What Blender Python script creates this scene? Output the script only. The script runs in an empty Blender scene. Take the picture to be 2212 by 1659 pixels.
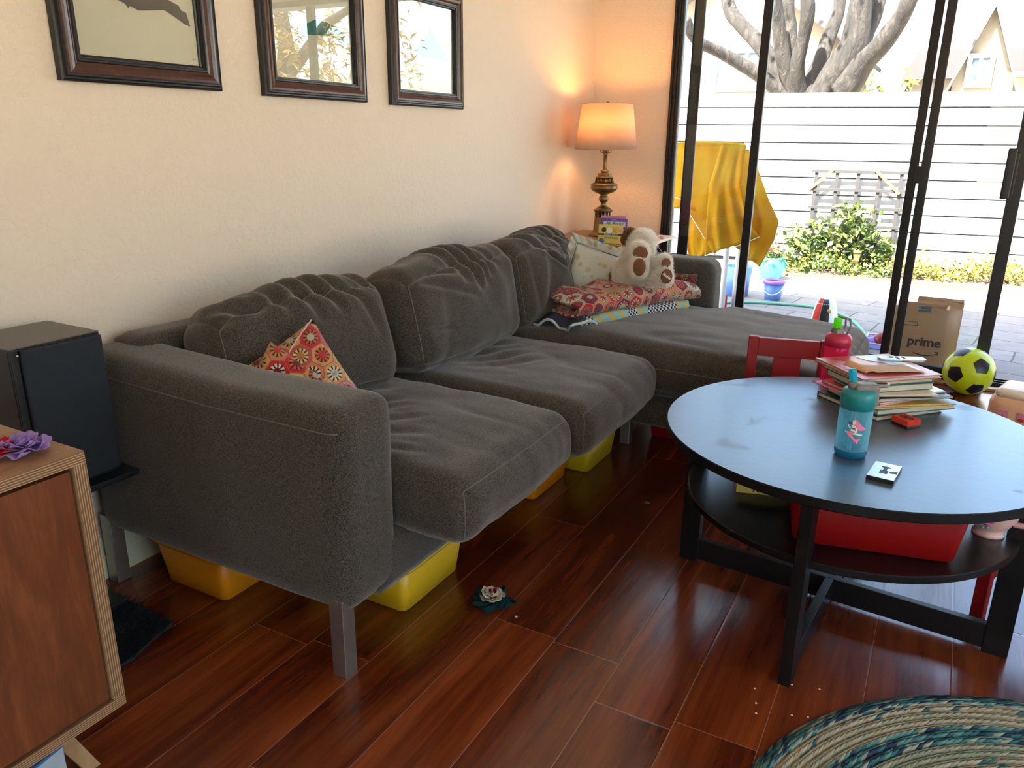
import bpy, bmesh, math, random
from mathutils import Vector, Matrix, noise, Euler
random.seed(7)
scene = bpy.context.scene
COL = scene.collection
R = math.radians
PI = math.pi

# ------------------------------------------------------------------ camera
CY, CP, CR, CF = R(28.8), R(17.6), R(0.6), 1675.0
CAM = Vector((0, 0, 1.2))
_f = Vector((-math.sin(CY)*math.cos(CP), math.cos(CY)*math.cos(CP), -math.sin(CP)))
_r = Vector((math.cos(CY), math.sin(CY), 0))
_u = _r.cross(_f)
_r2 = _r*math.cos(CR) + _u*math.sin(CR)
_u2 = _u*math.cos(CR) - _r*math.sin(CR)
cd = bpy.data.cameras.new('camera'); cam = bpy.data.objects.new('camera', cd); COL.objects.link(cam)
cd.sensor_width = 36; cd.lens = CF/2212*36; cd.clip_start = 0.02; cd.clip_end = 200
cam.matrix_world = Matrix.Translation(CAM) @ Matrix((_r2, _u2, -_f)).transposed().to_4x4()
scene.camera = cam

def at(px, py, x=None, y=None, z=None):
    """point of the room seen at a pixel of the 2212x1659 photograph, on a plane x=, y= or z="""
    d = _r2*((px-1106)/CF) - _u2*((py-829.5)/CF) + _f
    if x is not None: t = (x-CAM.x)/d.x
    elif y is not None: t = (y-CAM.y)/d.y
    else: t = (z-CAM.z)/d.z
    return CAM + d*t

# ------------------------------------------------------------------ light
scene.view_settings.view_transform = 'Standard'
scene.view_settings.look = 'None'
scene.view_settings.gamma = 1
scene.view_settings.use_curve_mapping = False
scene.view_settings.exposure = 2.08
w = bpy.data.worlds.new('world'); scene.world = w; w.use_nodes = True
wn = w.node_tree; wn.nodes.clear()
sky = wn.nodes.new('ShaderNodeTexSky'); sky.sky_type = 'NISHITA'; sky.sun_disc = False
sky.sun_elevation = R(54); sky.sun_rotation = R(200); sky.air_density = 1.2; sky.dust_density = 3.0
bg = wn.nodes.new('ShaderNodeBackground'); bg.inputs['Strength'].default_value = 0.34
wo = wn.nodes.new('ShaderNodeOutputWorld')
wn.links.new(sky.outputs[0], bg.inputs[0]); wn.links.new(bg.outputs[0], wo.inputs[0])

def light(name, kind, loc, rot, energy, color=(1, 1, 1), **kw):
    d = bpy.data.lights.new(name, kind); d.energy = energy; d.color = color
    for k, v in kw.items(): setattr(d, k, v)
    o = bpy.data.objects.new(name, d); o.location = loc; o.rotation_euler = rot; COL.objects.link(o)
    return o
# sun stands behind the house, a little to the left
sdir = Vector((0.32, 1.0, -1.50)).normalized()
sun = light('sun', 'SUN', (0, -5, 10), (0, 0, 0), 20.0, (1, 0.95, 0.87), angle=R(0.6))
sun.rotation_euler = sdir.to_track_quat('-Z', 'Y').to_euler()
# light portals in the three openings of the room (sliding door, added unseen windows in the right wall and behind the camera)
for nm, loc, rot, sx, sy in (('portal_door', (-0.05, 4.66, 1.05), (R(-90), 0, 0), 2.75, 2.1), ('portal_right', (3.3, 0.6, 1.3), (0, R(90), 0), 1.9, 4.4), ('portal_near', (1.0, -3.1, 1.35), (R(90), 0, 0), 1.7, 1.6)):
    p_ = light(nm, 'AREA', loc, rot, 1, shape='RECTANGLE', size=sx, size_y=sy); p_.data.cycles.is_portal = True

# ------------------------------------------------------------------ materials
class N:
    def __init__(s, name):
        s.m = bpy.data.materials.new(name); s.m.use_nodes = True
        s.t = s.m.node_tree; s.t.nodes.clear()
        s.out = s.t.nodes.new('ShaderNodeOutputMaterial')
    def n(s, kind, **kw):
        nd = s.t.nodes.new(kind)
        for k, v in kw.items():
            if k.startswith('i_'): nd.inputs[k[2:].replace('_', ' ')].default_value = v
            else: setattr(nd, k, v)
        return nd
    def set(s, sock, v):
        if hasattr(v, 'is_output'): s.t.links.new(v, sock)
        elif isinstance(v, (tuple, list)) and len(v) == 3 and sock.type == 'RGBA': sock.default_value = (*v, 1)
        else: sock.default_value = v
    def math(s, op, a, b=0.0, c=0.0, clamp=False):
        nd = s.t.nodes.new('ShaderNodeMath'); nd.operation = op; nd.use_clamp = clamp
        s.set(nd.inputs[0], a); s.set(nd.inputs[1], b); s.set(nd.inputs[2], c); return nd.outputs[0]
    def vm(s, op, a, b=(0, 0, 0), sc=None):
        nd = s.t.nodes.new('ShaderNodeVectorMath'); nd.operation = op
        s.set(nd.inputs[0], a); s.set(nd.inputs[1], b)
        if sc is not None: s.set(nd.inputs['Scale'], sc)
        return nd.outputs['Value'] if op in ('LENGTH', 'DOT_PRODUCT') else nd.outputs[0]
    def mix(s, f, a, b, mode='MIX'):
        nd = s.t.nodes.new('ShaderNodeMix'); nd.data_type = 'RGBA'; nd.blend_type = mode
        s.set(nd.inputs[0], f); s.set(nd.inputs[6], a); s.set(nd.inputs[7], b); return nd.outputs[2]
    def ramp(s, f, stops, interp='LINEAR'):
        nd = s.t.nodes.new('ShaderNodeValToRGB'); cr = nd.color_ramp; cr.interpolation = interp
        cr.elements.remove(cr.elements[1]); cr.elements[0].position = 0.0
        for i, (p, c) in enumerate(stops):
            e = cr.elements[0] if i == 0 else cr.elements.new(min(1.0, p))
            if i == 0: e.position = p
            e.color = (*c, 1) if isinstance(c, (tuple, list)) else (c, c, c, 1)
        s.set(nd.inputs[0], f); return nd.outputs[0]
    def coord(s, which='Object'): return s.t.nodes.new('ShaderNodeTexCoord').outputs[which]
    def mapping(s, v, scale=(1, 1, 1), rot=(0, 0, 0), loc=(0, 0, 0)):
        nd = s.t.nodes.new('ShaderNodeMapping'); s.set(nd.inputs[0], v)
        nd.inputs['Scale'].default_value = scale; nd.inputs['Rotation'].default_value = rot; nd.inputs['Location'].default_value = loc
        return nd.outputs[0]
    def noise(s, v, scale, detail=4, rough=0.5, out='Fac', dist=0.0):
        nd = s.n('ShaderNodeTexNoise'); s.set(nd.inputs['Vector'], v); nd.inputs['Scale'].default_value = scale
        nd.inputs['Detail'].default_value = detail; nd.inputs['Roughness'].default_value = rough
        nd.inputs['Distortion'].default_value = dist
        return nd.outputs[out]
    def white(s, v, out='Color'):
        nd = s.n('ShaderNodeTexWhiteNoise', noise_dimensions='3D'); s.set(nd.inputs['Vector'], v); return nd.outputs[out]
    def sep(s, v):
        nd = s.n('ShaderNodeSeparateXYZ'); s.set(nd.inputs[0], v); return nd.outputs
    def comb(s, x, y, z=0.0):
        nd = s.n('ShaderNodeCombineXYZ'); s.set(nd.inputs[0], x); s.set(nd.inputs[1], y); s.set(nd.inputs[2], z); return nd.outputs[0]
    def bump(s, h, strength=0.3, dist=0.01):
        nd = s.n('ShaderNodeBump'); s.set(nd.inputs['Height'], h); s.set(nd.inputs['Strength'], strength)
        nd.inputs['Distance'].default_value = dist; return nd.outputs[0]
    def bsdf(s, color, rough=0.5, metal=0.0, normal=None, **kw):
        p = s.n('ShaderNodeBsdfPrincipled')
        s.set(p.inputs['Base Color'], color); s.set(p.inputs['Roughness'], rough); s.set(p.inputs['Metallic'], metal)
        if normal is not None: s.set(p.inputs['Normal'], normal)
        for k, v in kw.items(): s.set(p.inputs[k.replace('_', ' ')], v)
        return p.outputs[0]
    def done(s, shader):
        s.t.links.new(shader, s.out.inputs[0]); return s.m

def plain(name, color, rough=0.5, metal=0.0, var=0.12, vs=30, bump=0.0, bs=200, **kw):
    """simple procedural surface: a colour with faint mottling"""
    k = N(name); co = k.coord()
    f = k.noise(co, vs, 3)
    dark = tuple(c*(1-var) for c in color); lite = tuple(min(1, c*(1+var)) for c in color)
    c = k.mix(f, dark, lite)
    nm = k.bump(k.noise(co, bs, 2), bump, 0.002) if bump else None
    return k.done(k.bsdf(c, rough, metal, nm, **kw))

def srgb(r, g, b):
    f = lambda c: (c/255/12.92 if c/255 <= 0.04045 else ((c/255+0.055)/1.055)**2.4)
    return (f(r), f(g), f(b))

def m_wall():
    k = N('wall_paint'); co = k.coord()
    a = k.noise(co, 55, 3, 0.55, dist=0.6); b = k.noise(co, 130, 2)
    h = k.math('ADD', k.ramp(a, [(0.42, 0.0), (0.56, 1.0)]), k.math('MULTIPLY', b, 0.25))
    return k.done(k.bsdf(srgb(220, 205, 187), 0.62, 0, k.bump(h, 0.24, 0.003)))
def m_floor():
    k = N('cherry_planks'); co = k.coord(); s = k.sep(co)
    u = k.math('DIVIDE', s[0], 0.175); iu = k.math('FLOOR', u); fu = k.math('SUBTRACT', u, iu)
    off = k.white(k.comb(iu, 3.1, 0), 'Value')
    v = k.math('ADD', k.math('DIVIDE', s[1], 1.25), k.math('MULTIPLY', off, 7.0)); iv = k.math('FLOOR', v); fv = k.math('SUBTRACT', v, iv)
    pid = k.comb(iu, iv, 5.0)
    rnd = k.white(pid, 'Value')
    gv = k.vm('ADD', k.mapping(co, (16, 1.6, 1)), k.vm('SCALE', k.white(pid), sc=20.0))
    g1 = k.noise(gv, 1.0, 5, 0.5, dist=0.5)
    gv2 = k.vm('ADD', k.mapping(co, (90, 5, 1)), k.vm('SCALE', k.white(pid), sc=20.0))
    g2 = k.noise(gv2, 1.0, 3, 0.6)
    g = k.math('ADD', k.math('MULTIPLY', g1, 0.75), k.math('MULTIPLY', g2, 0.25))
    c = k.ramp(g, [(0.22, (0.045, 0.0075, 0.003)), (0.42, (0.105, 0.017, 0.0045)), (0.58, (0.19, 0.036, 0.009)), (0.80, (0.31, 0.075, 0.018))])
    c = k.mix(0.75, c, k.ramp(rnd, [(0.0, (0.50, 0.46, 0.46)), (0.5, (0.86, 0.84, 0.84)), (1.0, (1.25, 1.35, 1.3))]), 'MULTIPLY')
    e1 = k.math('MINIMUM', fu, k.math('SUBTRACT', 1.0, fu)); e2 = k.math('MULTIPLY', k.math('MINIMUM', fv, k.math('SUBTRACT', 1.0, fv)), 7.14)
    ed = k.math('MINIMUM', e1, e2)
    gap = k.math('LESS_THAN', ed, 0.005)
    bev = k.ramp(ed, [(0.0, 0.0), (0.022, 1.0)])
    c = k.mix(gap, c, (0.28, 0.14, 0.09))  # paler seam line paints in the glint off the bevelled plank edges
    wav = k.noise(k.vm('ADD', k.mapping(co, (26, 2.2, 1)), k.vm('SCALE', k.white(pid), sc=9.0)), 1.0, 3, 0.5)
    fine = k.noise(k.mapping(co, (160, 12, 1)), 1.0, 2)
    h = k.math('ADD', k.math('MULTIPLY', wav, 1.0), k.math('ADD', k.math('MULTIPLY', fine, 0.06), k.math('MULTIPLY', bev, 0.5)))
    rough = k.math('ADD', k.math('MULTIPLY', k.noise(co, 9, 4), 0.12), 0.16)
    return k.done(k.bsdf(c, rough, 0, k.bump(h, 0.13, 0.006), IOR=1.75))
def m_fabric(name='sofa_fabric', dark=(0.009, 0.0075, 0.006), lite=(0.125, 0.103, 0.080)):
    k = N(name); co = k.coord()
    a = k.noise(k.mapping(co, (1.0, 1.0, 1.6)), 320, 2, 0.7); b = k.noise(co, 700, 1)
    f = k.ramp(k.math('ADD', k.math('MULTIPLY', a, 0.65), k.math('MULTIPLY', b, 0.35)), [(0.38, 0.0), (0.64, 1.0)])
    big = k.noise(co, 2.5, 3)
    c = k.mix(f, dark, lite); c = k.mix(0.35, c, k.ramp(big, [(0.3, 0.75), (0.7, 1.0)]), 'MULTIPLY')
    return k.done(k.bsdf(c, 0.95, 0, k.bump(f, 0.35, 0.0015), Sheen_Weight=0.42, Sheen_Roughness=0.42, Sheen_Tint=(0.85, 0.80, 0.74, 1.0), Specular_IOR_Level=0.2))
def m_granny(name, scale, rims, petals, cores, base):
    """crocheted hexagon motifs: rim, ring of petals, centre; colours hashed per motif; uses UV in metres"""
    k = N(name); uv = k.coord('UV')
    p = k.vm('SCALE', uv, sc=scale)
    S = (1.0, 1.7320508, 1.0)
    def cell(q):
        m = k.n('ShaderNodeVectorMath', operation='FRACTION'); k.set(m.inputs[0], k.vm('DIVIDE', q, S))
        return k.vm('MULTIPLY', k.vm('SUBTRACT', m.outputs[0], (0.5, 0.5, 0.5)), (1.0, 1.7320508, 0.0))
    a = cell(p); b = cell(k.vm('ADD', p, (0.5, 0.8660254, 0.0)))
    pick = k.math('LESS_THAN', k.vm('LENGTH', a), k.vm('LENGTH', b))
    g = k.n('ShaderNodeMix', data_type='VECTOR'); k.set(g.inputs[0], pick); k.set(g.inputs[4], b); k.set(g.inputs[5], a); g = g.outputs[1]
    idv = k.vm('SNAP', k.vm('ADD', k.vm('SUBTRACT', p, g), (0.02, 0.02, 0)), (0.25, 0.25, 1.0))
    s = k.sep(g); ax = k.math('ABSOLUTE', s[0]); ay = k.math('ABSOLUTE', s[1])
    hexd = k.math('MAXIMUM', ax, k.math('ADD', k.math('MULTIPLY', ax, 0.5), k.math('MULTIPLY', ay, 0.8660254)))
    r = k.vm('LENGTH', g); th = k.math('ARCTAN2', s[1], s[0])
    h1 = k.white(idv, 'Value'); h2 = k.white(k.vm('ADD', idv, (7, 3, 1)), 'Value'); h3 = k.white(k.vm('ADD', idv, (1, 9, 4)), 'Value')
    def pal(f, cols): return k.ramp(f, [(i/len(cols), c) for i, c in enumerate(cols)], 'CONSTANT')
    cr, cp, cc = pal(h1, rims), pal(h2, petals), pal(h3, cores)
    pet = k.math('SINE', k.math('MULTIPLY', th, 10.0))
    yarn = k.noise(k.vm('SCALE', uv, sc=1.0), 420, 2, 0.7)
    rib = k.math('SINE', k.math('MULTIPLY', th, 44.0))
    c = cr
    hole = k.math('MULTIPLY', k.math('GREATER_THAN', r, 0.17), k.math('LESS_THAN', r, 0.36))
    c = k.mix(hole, c, k.mix(k.math('GREATER_THAN', pet, -0.25), tuple(x*0.18 for x in base), cp))
    c = k.mix(k.math('LESS_THAN', r, 0.18), c, cc)
    c = k.mix(k.math('GREATER_THAN', hexd, 0.475), c, base)
    c = k.mix(0.55, c, k.ramp(yarn, [(0.3, 0.45), (0.65, 1.1)]), 'MULTIPLY')
    h = k.math('ADD', k.math('MULTIPLY', yarn, 0.6), k.math('ADD', k.math('MULTIPLY', rib, 0.18), k.math('MULTIPLY', k.math('MULTIPLY', pet, hole), 0.5)))
    return k.done(k.bsdf(c, 0.9, 0, k.bump(h, 0.8, 0.003), Sheen_Weight=0.2, Specular_IOR_Level=0.1))
def m_wood(name, c0, c1, c2, scale=(3, 3, 0.5), rough=0.4, dist=1.2, fr=22, coat=0.0):
    k = N(name); co = k.coord(); v = k.mapping(co, scale)
    a = k.noise(v, 6, 6, 0.6, dist=dist); b = k.noise(k.mapping(co, tuple(q*fr for q in scale)), 3, 3, 0.6)
    f = k.math('ADD', k.math('MULTIPLY', a, 0.72), k.math('MULTIPLY', b, 0.28))
    c = k.ramp(f, [(0.30, c0), (0.5, c1), (0.70, c2)])
    return k.done(k.bsdf(c, rough, 0, k.bump(b, 0.08, 0.001), Coat_Weight=coat, Coat_Roughness=0.2))
def m_ply(ax=2):
    k = N('plywood_edge'); s = k.sep(k.coord())
    d = s[ax]
    f = k.math('SINE', k.math('MULTIPLY', d, 1500.0))
    n_ = k.noise(k.coord(), 60, 3)
    c = k.mix(k.ramp(f, [(0.35, 0.0), (0.6, 1.0)]), (0.17, 0.085, 0.038), (0.50, 0.30, 0.15))
    c = k.mix(0.4, c, k.ramp(n_, [(0.3, 0.7), (0.7, 1.1)]), 'MULTIPLY')
    return k.done(k.bsdf(c, 0.5))
def m_glass(name='window_glass', tint=(0.97, 0.985, 0.975), dirt=0.0, f0=0.045):
    k = N(name); lw = k.n('ShaderNodeLayerWeight'); lw.inputs[0].default_value = 0.5
    fres = k.math('ADD', f0, k.math('MULTIPLY', 0.9, k.math('POWER', lw.outputs['Facing'], 4.6)), clamp=True)
    tr = k.n('ShaderNodeBsdfTransparent'); k.set(tr.inputs[0], tint)
    gl = k.n('ShaderNodeBsdfGlossy'); gl.inputs['Roughness'].default_value = 0.0
    mx = k.n('ShaderNodeMixShader'); k.set(mx.inputs[0], fres); k.t.links.new(tr.outputs[0], mx.inputs[1]); k.t.links.new(gl.outputs[0], mx.inputs[2])
    out = mx.outputs[0]
    if dirt:
        df = k.n('ShaderNodeBsdfDiffuse'); k.set(df.inputs[0], (0.8, 0.8, 0.8))
        sp = k.ramp(k.noise(k.coord(), 160, 2), [(0.70, 0.0), (0.76, 1.0)])
        m2 = k.n('ShaderNodeMixShader'); k.set(m2.inputs[0], k.math('MULTIPLY', sp, dirt)); k.t.links.new(out, m2.inputs[1]); k.t.links.new(df.outputs[0], m2.inputs[2]); out = m2.outputs[0]
    return k.done(out)
def m_tint(name, color, alpha=0.5, rough=0.08):
    """coloured see-through plastic"""
    k = N(name); tr = k.n('ShaderNodeBsdfTransparent'); k.set(tr.inputs[0], color)
    p0 = k.bsdf(tuple(c*0.9 for c in color), rough, 0, Specular_IOR_Level=0.6); tl = k.n('ShaderNodeBsdfTranslucent'); k.set(tl.inputs[0], color)
    m0 = k.n('ShaderNodeMixShader'); m0.inputs[0].default_value = 0.5; k.t.links.new(p0, m0.inputs[1]); k.t.links.new(tl.outputs[0], m0.inputs[2]); p = m0.outputs[0]
    mx = k.n('ShaderNodeMixShader'); lw = k.n('ShaderNodeLayerWeight'); lw.inputs[0].default_value = 0.35
    k.set(mx.inputs[0], k.math('ADD', k.math('MULTIPLY', lw.outputs['Facing'], 0.55), alpha, clamp=True)); k.t.links.new(tr.outputs[0], mx.inputs[1]); k.t.links.new(p, mx.inputs[2])
    return k.done(mx.outputs[0])
def m_cloth_trans(name, color, rough=0.8, tr=0.5, var=None):
    k = N(name); co = k.coord(); f = k.ramp(k.noise(co, 5, 4), [(0.35, 0.0), (0.65, 1.0)])
    c = k.mix(f, color, var or tuple(x*0.85 for x in color))
    d = k.n('ShaderNodeBsdfDiffuse'); k.set(d.inputs[0], c); t = k.n('ShaderNodeBsdfTranslucent'); k.set(t.inputs[0], c)
    mx = k.n('ShaderNodeMixShader'); mx.inputs[0].default_value = tr; k.t.links.new(d.outputs[0], mx.inputs[1]); k.t.links.new(t.outputs[0], mx.inputs[2])
    return k.done(mx.outputs[0])
def m_patio():
    k = N('flagstone'); co = k.coord()
    wv = k.vm('ADD', co, k.vm('SCALE', k.noise(co, 3.0, 2, out='Color'), sc=0.06))
    b = k.n('ShaderNodeTexBrick', offset=0.37, squash=1.6, squash_frequency=3)
    k.set(b.inputs['Vector'], k.mapping(wv, (1, 1, 1), (0, 0, R(9)))); b.inputs['Scale'].default_value = 1.0
    b.inputs['Brick Width'].default_value = 0.62; b.inputs['Row Height'].default_value = 0.30; b.inputs['Mortar Size'].default_value = 0.006
    k.set(b.inputs['Color1'], (0.21, 0.19, 0.175)); k.set(b.inputs['Color2'], (0.27, 0.245, 0.225)); k.set(b.inputs['Mortar'], (0.09, 0.08, 0.07))
    n_ = k.noise(co, 8, 5)
    c = k.mix(0.5, b.outputs[0], k.ramp(n_, [(0.3, 0.75), (0.7, 1.1)]), 'MULTIPLY')
    return k.done(k.bsdf(c, 0.85, 0, k.bump(k.math('ADD', k.math('MULTIPLY', n_, 0.6), b.outputs['Fac']), 0.3, 0.01)))
def m_tabletop():
    k = N('black_stained_wood'); co = k.coord()
    g = k.noise(k.mapping(co, (3, 22, 3), (0, 0, R(-12))), 6, 5, 0.6, dist=0.5)
    sm = k.ramp(k.noise(co, 7, 6, 0.6, dist=0.4), [(0.62, 0.0), (0.66, 1.0)])
    c = k.ramp(g, [(0.3, (0.025, 0.029, 0.036)), (0.7, (0.062, 0.070, 0.085))])  # blue in base colour and gloss tint paints in the reflected sky
    c = k.mix(k.math('MULTIPLY', sm, 0.25), c, (0.22, 0.26, 0.30))
    rough = k.math('ADD', k.math('MULTIPLY', sm, 0.12), k.math('ADD', k.math('MULTIPLY', g, 0.10), 0.33))
    return k.done(k.bsdf(c, rough, 0, k.bump(g, 0.12, 0.0015), IOR=3.0, Specular_Tint=(0.66, 0.86, 1.0, 1.0), Coat_Weight=0.25, Coat_Roughness=0.2))
def m_bark():
    k = N('bark'); co = k.coord()
    a = k.noise(k.mapping(co, (3, 3, 1)), 4, 6, 0.65, dist=0.8); b = k.noise(co, 2.2, 3)
    c = k.ramp(a, [(0.3, (0.004, 0.0032, 0.0027)), (0.5, (0.012, 0.0095, 0.008)), (0.7, (0.040, 0.032, 0.025))])
    return k.done(k.bsdf(c, 0.9, 0, k.bump(a, 0.9, 0.05)))
def m_rug():
    k = N('braided_wool'); uv = k.coord('UV'); s = k.sep(uv)      # u = radius, v = arc angle
    ring = k.math('FLOOR', k.math('DIVIDE', s[0], 0.019)); fr = k.math('FRACT', k.math('DIVIDE', s[0], 0.019))
    par = k.math('MULTIPLY', k.math('FLOORED_MODULO', ring, 2.0), 0.5)
    seg = k.math('ADD', k.math('DIVIDE', k.math('MULTIPLY', s[1], s[0]), 0.017), par)
    half = k.math('MULTIPLY', k.math('GREATER_THAN', fr, 0.5), 0.5)
    segi = k.math('FLOOR', k.math('ADD', seg, half)); fs = k.math('FRACT', k.math('ADD', seg, half))
    h = k.white(k.comb(segi, k.math('FLOOR', k.math('DIVIDE', s[0], 0.0095)), 2.0), 'Value')
    q = k.math('DIVIDE', s[0], 0.70)
    teal = k.ramp(h, [(0, (0.030, 0.052, 0.095)), (0.22, (0.045, 0.16, 0.17)), (0.5, (0.10, 0.25, 0.24)), (0.72, (0.30, 0.34, 0.27)), (0.88, (0.045, 0.13, 0.15))], 'CONSTANT')
    mixd = k.ramp(h, [(0, (0.36, 0.30, 0.20)), (0.35, (0.42, 0.38, 0.29)), (0.60, (0.055, 0.14, 0.16)), (0.78, (0.33, 0.33, 0.24))], 'CONSTANT')
    tan = k.ramp(h, [(0, (0.34, 0.31, 0.21)), (0.5, (0.39, 0.35, 0.25)), (0.8, (0.29, 0.31, 0.22))], 'CONSTANT')
    sage = k.ramp(h, [(0, (0.23, 0.27, 0.19)), (0.5, (0.33, 0.32, 0.22)), (0.8, (0.26, 0.27, 0.19))], 'CONSTANT')
    bands = [(0.0, 'm'), (0.2, 't'), (0.3, 's'), (0.42, 'T'), (0.50, 'm'), (0.60, 's'), (0.655, 'm'), (0.715, 's'), (0.78, 'T'), (0.85, 't'), (0.915, 'm'), (0.955, 'T')]
    cols = {'m': mixd, 't': tan, 's': sage, 'T': teal}
    c = mixd
    for p0, b in bands[1:]: c = k.mix(k.math('GREATER_THAN', q, p0), c, cols[b])
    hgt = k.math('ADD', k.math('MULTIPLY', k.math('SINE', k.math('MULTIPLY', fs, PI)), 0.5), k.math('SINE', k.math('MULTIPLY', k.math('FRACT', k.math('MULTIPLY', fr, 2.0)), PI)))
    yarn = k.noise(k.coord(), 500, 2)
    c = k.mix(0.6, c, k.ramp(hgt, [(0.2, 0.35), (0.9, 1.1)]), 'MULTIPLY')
    return k.done(k.bsdf(c, 0.95, 0, k.bump(k.math('ADD', hgt, k.math('MULTIPLY', yarn, 0.4)), 0.9, 0.004), Specular_IOR_Level=0.1))
def m_floral():
    k = N('floral_cotton'); uv = k.coord('UV')
    v = k.n('ShaderNodeTexVoronoi', feature='F1', distance='EUCLIDEAN'); k.set(v.inputs['Vector'], uv); v.inputs['Scale'].default_value = 27; v.inputs['Randomness'].default_value = 0.75
    d = v.outputs['Distance']; s = k.sep(v.outputs['Color'])
    disc = k.math('MULTIPLY', k.math('LESS_THAN', d, k.math('ADD', 0.26, k.math('MULTIPLY', s[0], 0.18))), 0.8)
    tint = k.mix(s[1], (0.52, 0.40, 0.12), (0.42, 0.27, 0.22))
    ringm = k.math('MULTIPLY', k.math('GREATER_THAN', d, 0.07), k.math('LESS_THAN', d, 0.125))
    c = k.mix(k.noise(uv, 9, 3), (0.52, 0.54, 0.47), (0.66, 0.67, 0.60))
    c = k.mix(k.math('MULTIPLY', disc, 0.75), c, tint)
    c = k.mix(k.math('MULTIPLY', ringm, k.math('GREATER_THAN', s[2], 0.35)), c, (0.16, 0.12, 0.04))
    return k.done(k.bsdf(c, 0.85, 0, k.bump(k.noise(uv, 30, 3), 0.2, 0.01), Specular_IOR_Level=0.2))
def m_stripes():
    """crocheted checks in navy, cream, sky blue and mustard; u runs along the fold"""
    k = N('striped_crochet'); uv = k.coord('UV'); s = k.sep(uv)
    band = k.math('FLOOR', k.math('DIVIDE', s[0], 0.058)); hb = k.white(k.comb(band, 1.0, 8.0), 'Value')
    tri = k.math('FLOOR', k.math('DIVIDE', k.math('ADD', s[0], k.math('MULTIPLY', s[1], 0.8)), 0.028))
    ht = k.math('FLOORED_MODULO', tri, 2.0)
    colA = k.mix(ht, (0.25, 0.50, 0.52), (0.52, 0.42, 0.14))
    chk = k.math('FLOORED_MODULO', k.math('ADD', k.math('FLOOR', k.math('DIVIDE', s[0], 0.010)), k.math('FLOOR', k.math('DIVIDE', s[1], 0.009))), 2.0)
    colB = k.mix(chk, (0.022, 0.024, 0.045), (0.62, 0.62, 0.60))
    c = k.mix(k.math('GREATER_THAN', hb, 0.5), colA, colB)
    yarn = k.noise(uv, 380, 2, 0.7)
    c = k.mix(0.5, c, k.ramp(yarn, [(0.3, 0.5), (0.65, 1.1)]), 'MULTIPLY')
    return k.done(k.bsdf(c, 0.9, 0, k.bump(yarn, 0.7, 0.003), Specular_IOR_Level=0.1))
def m_fence():
    k = N('white_siding'); co = k.coord(); g = k.noise(k.mapping(co, (1, 1, 12)), 5, 4)
    c = k.mix(g, (0.20, 0.205, 0.21), (0.235, 0.24, 0.245)); return k.done(k.bsdf(c, 0.55))
def m_leaf(name, a, b, tr=0.35):
    k = N(name); f = k.noise(k.coord(), 9, 3); c = k.mix(k.ramp(f, [(0.35, 0.0), (0.65, 1.0)]), a, b)
    d = k.bsdf(c, 0.5); t = k.n('ShaderNodeBsdfTranslucent'); k.set(t.inputs[0], c)
    mx = k.n('ShaderNodeMixShader'); mx.inputs[0].default_value = tr; k.t.links.new(d, mx.inputs[1]); k.t.links.new(t.outputs[0], mx.inputs[2]); return k.done(mx.outputs[0])
def m_emit(name, c, e):
    k = N(name); n_ = k.n('ShaderNodeEmission'); k.set(n_.inputs[0], c); n_.inputs[1].default_value = e; return k.done(n_.outputs[0])

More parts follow.
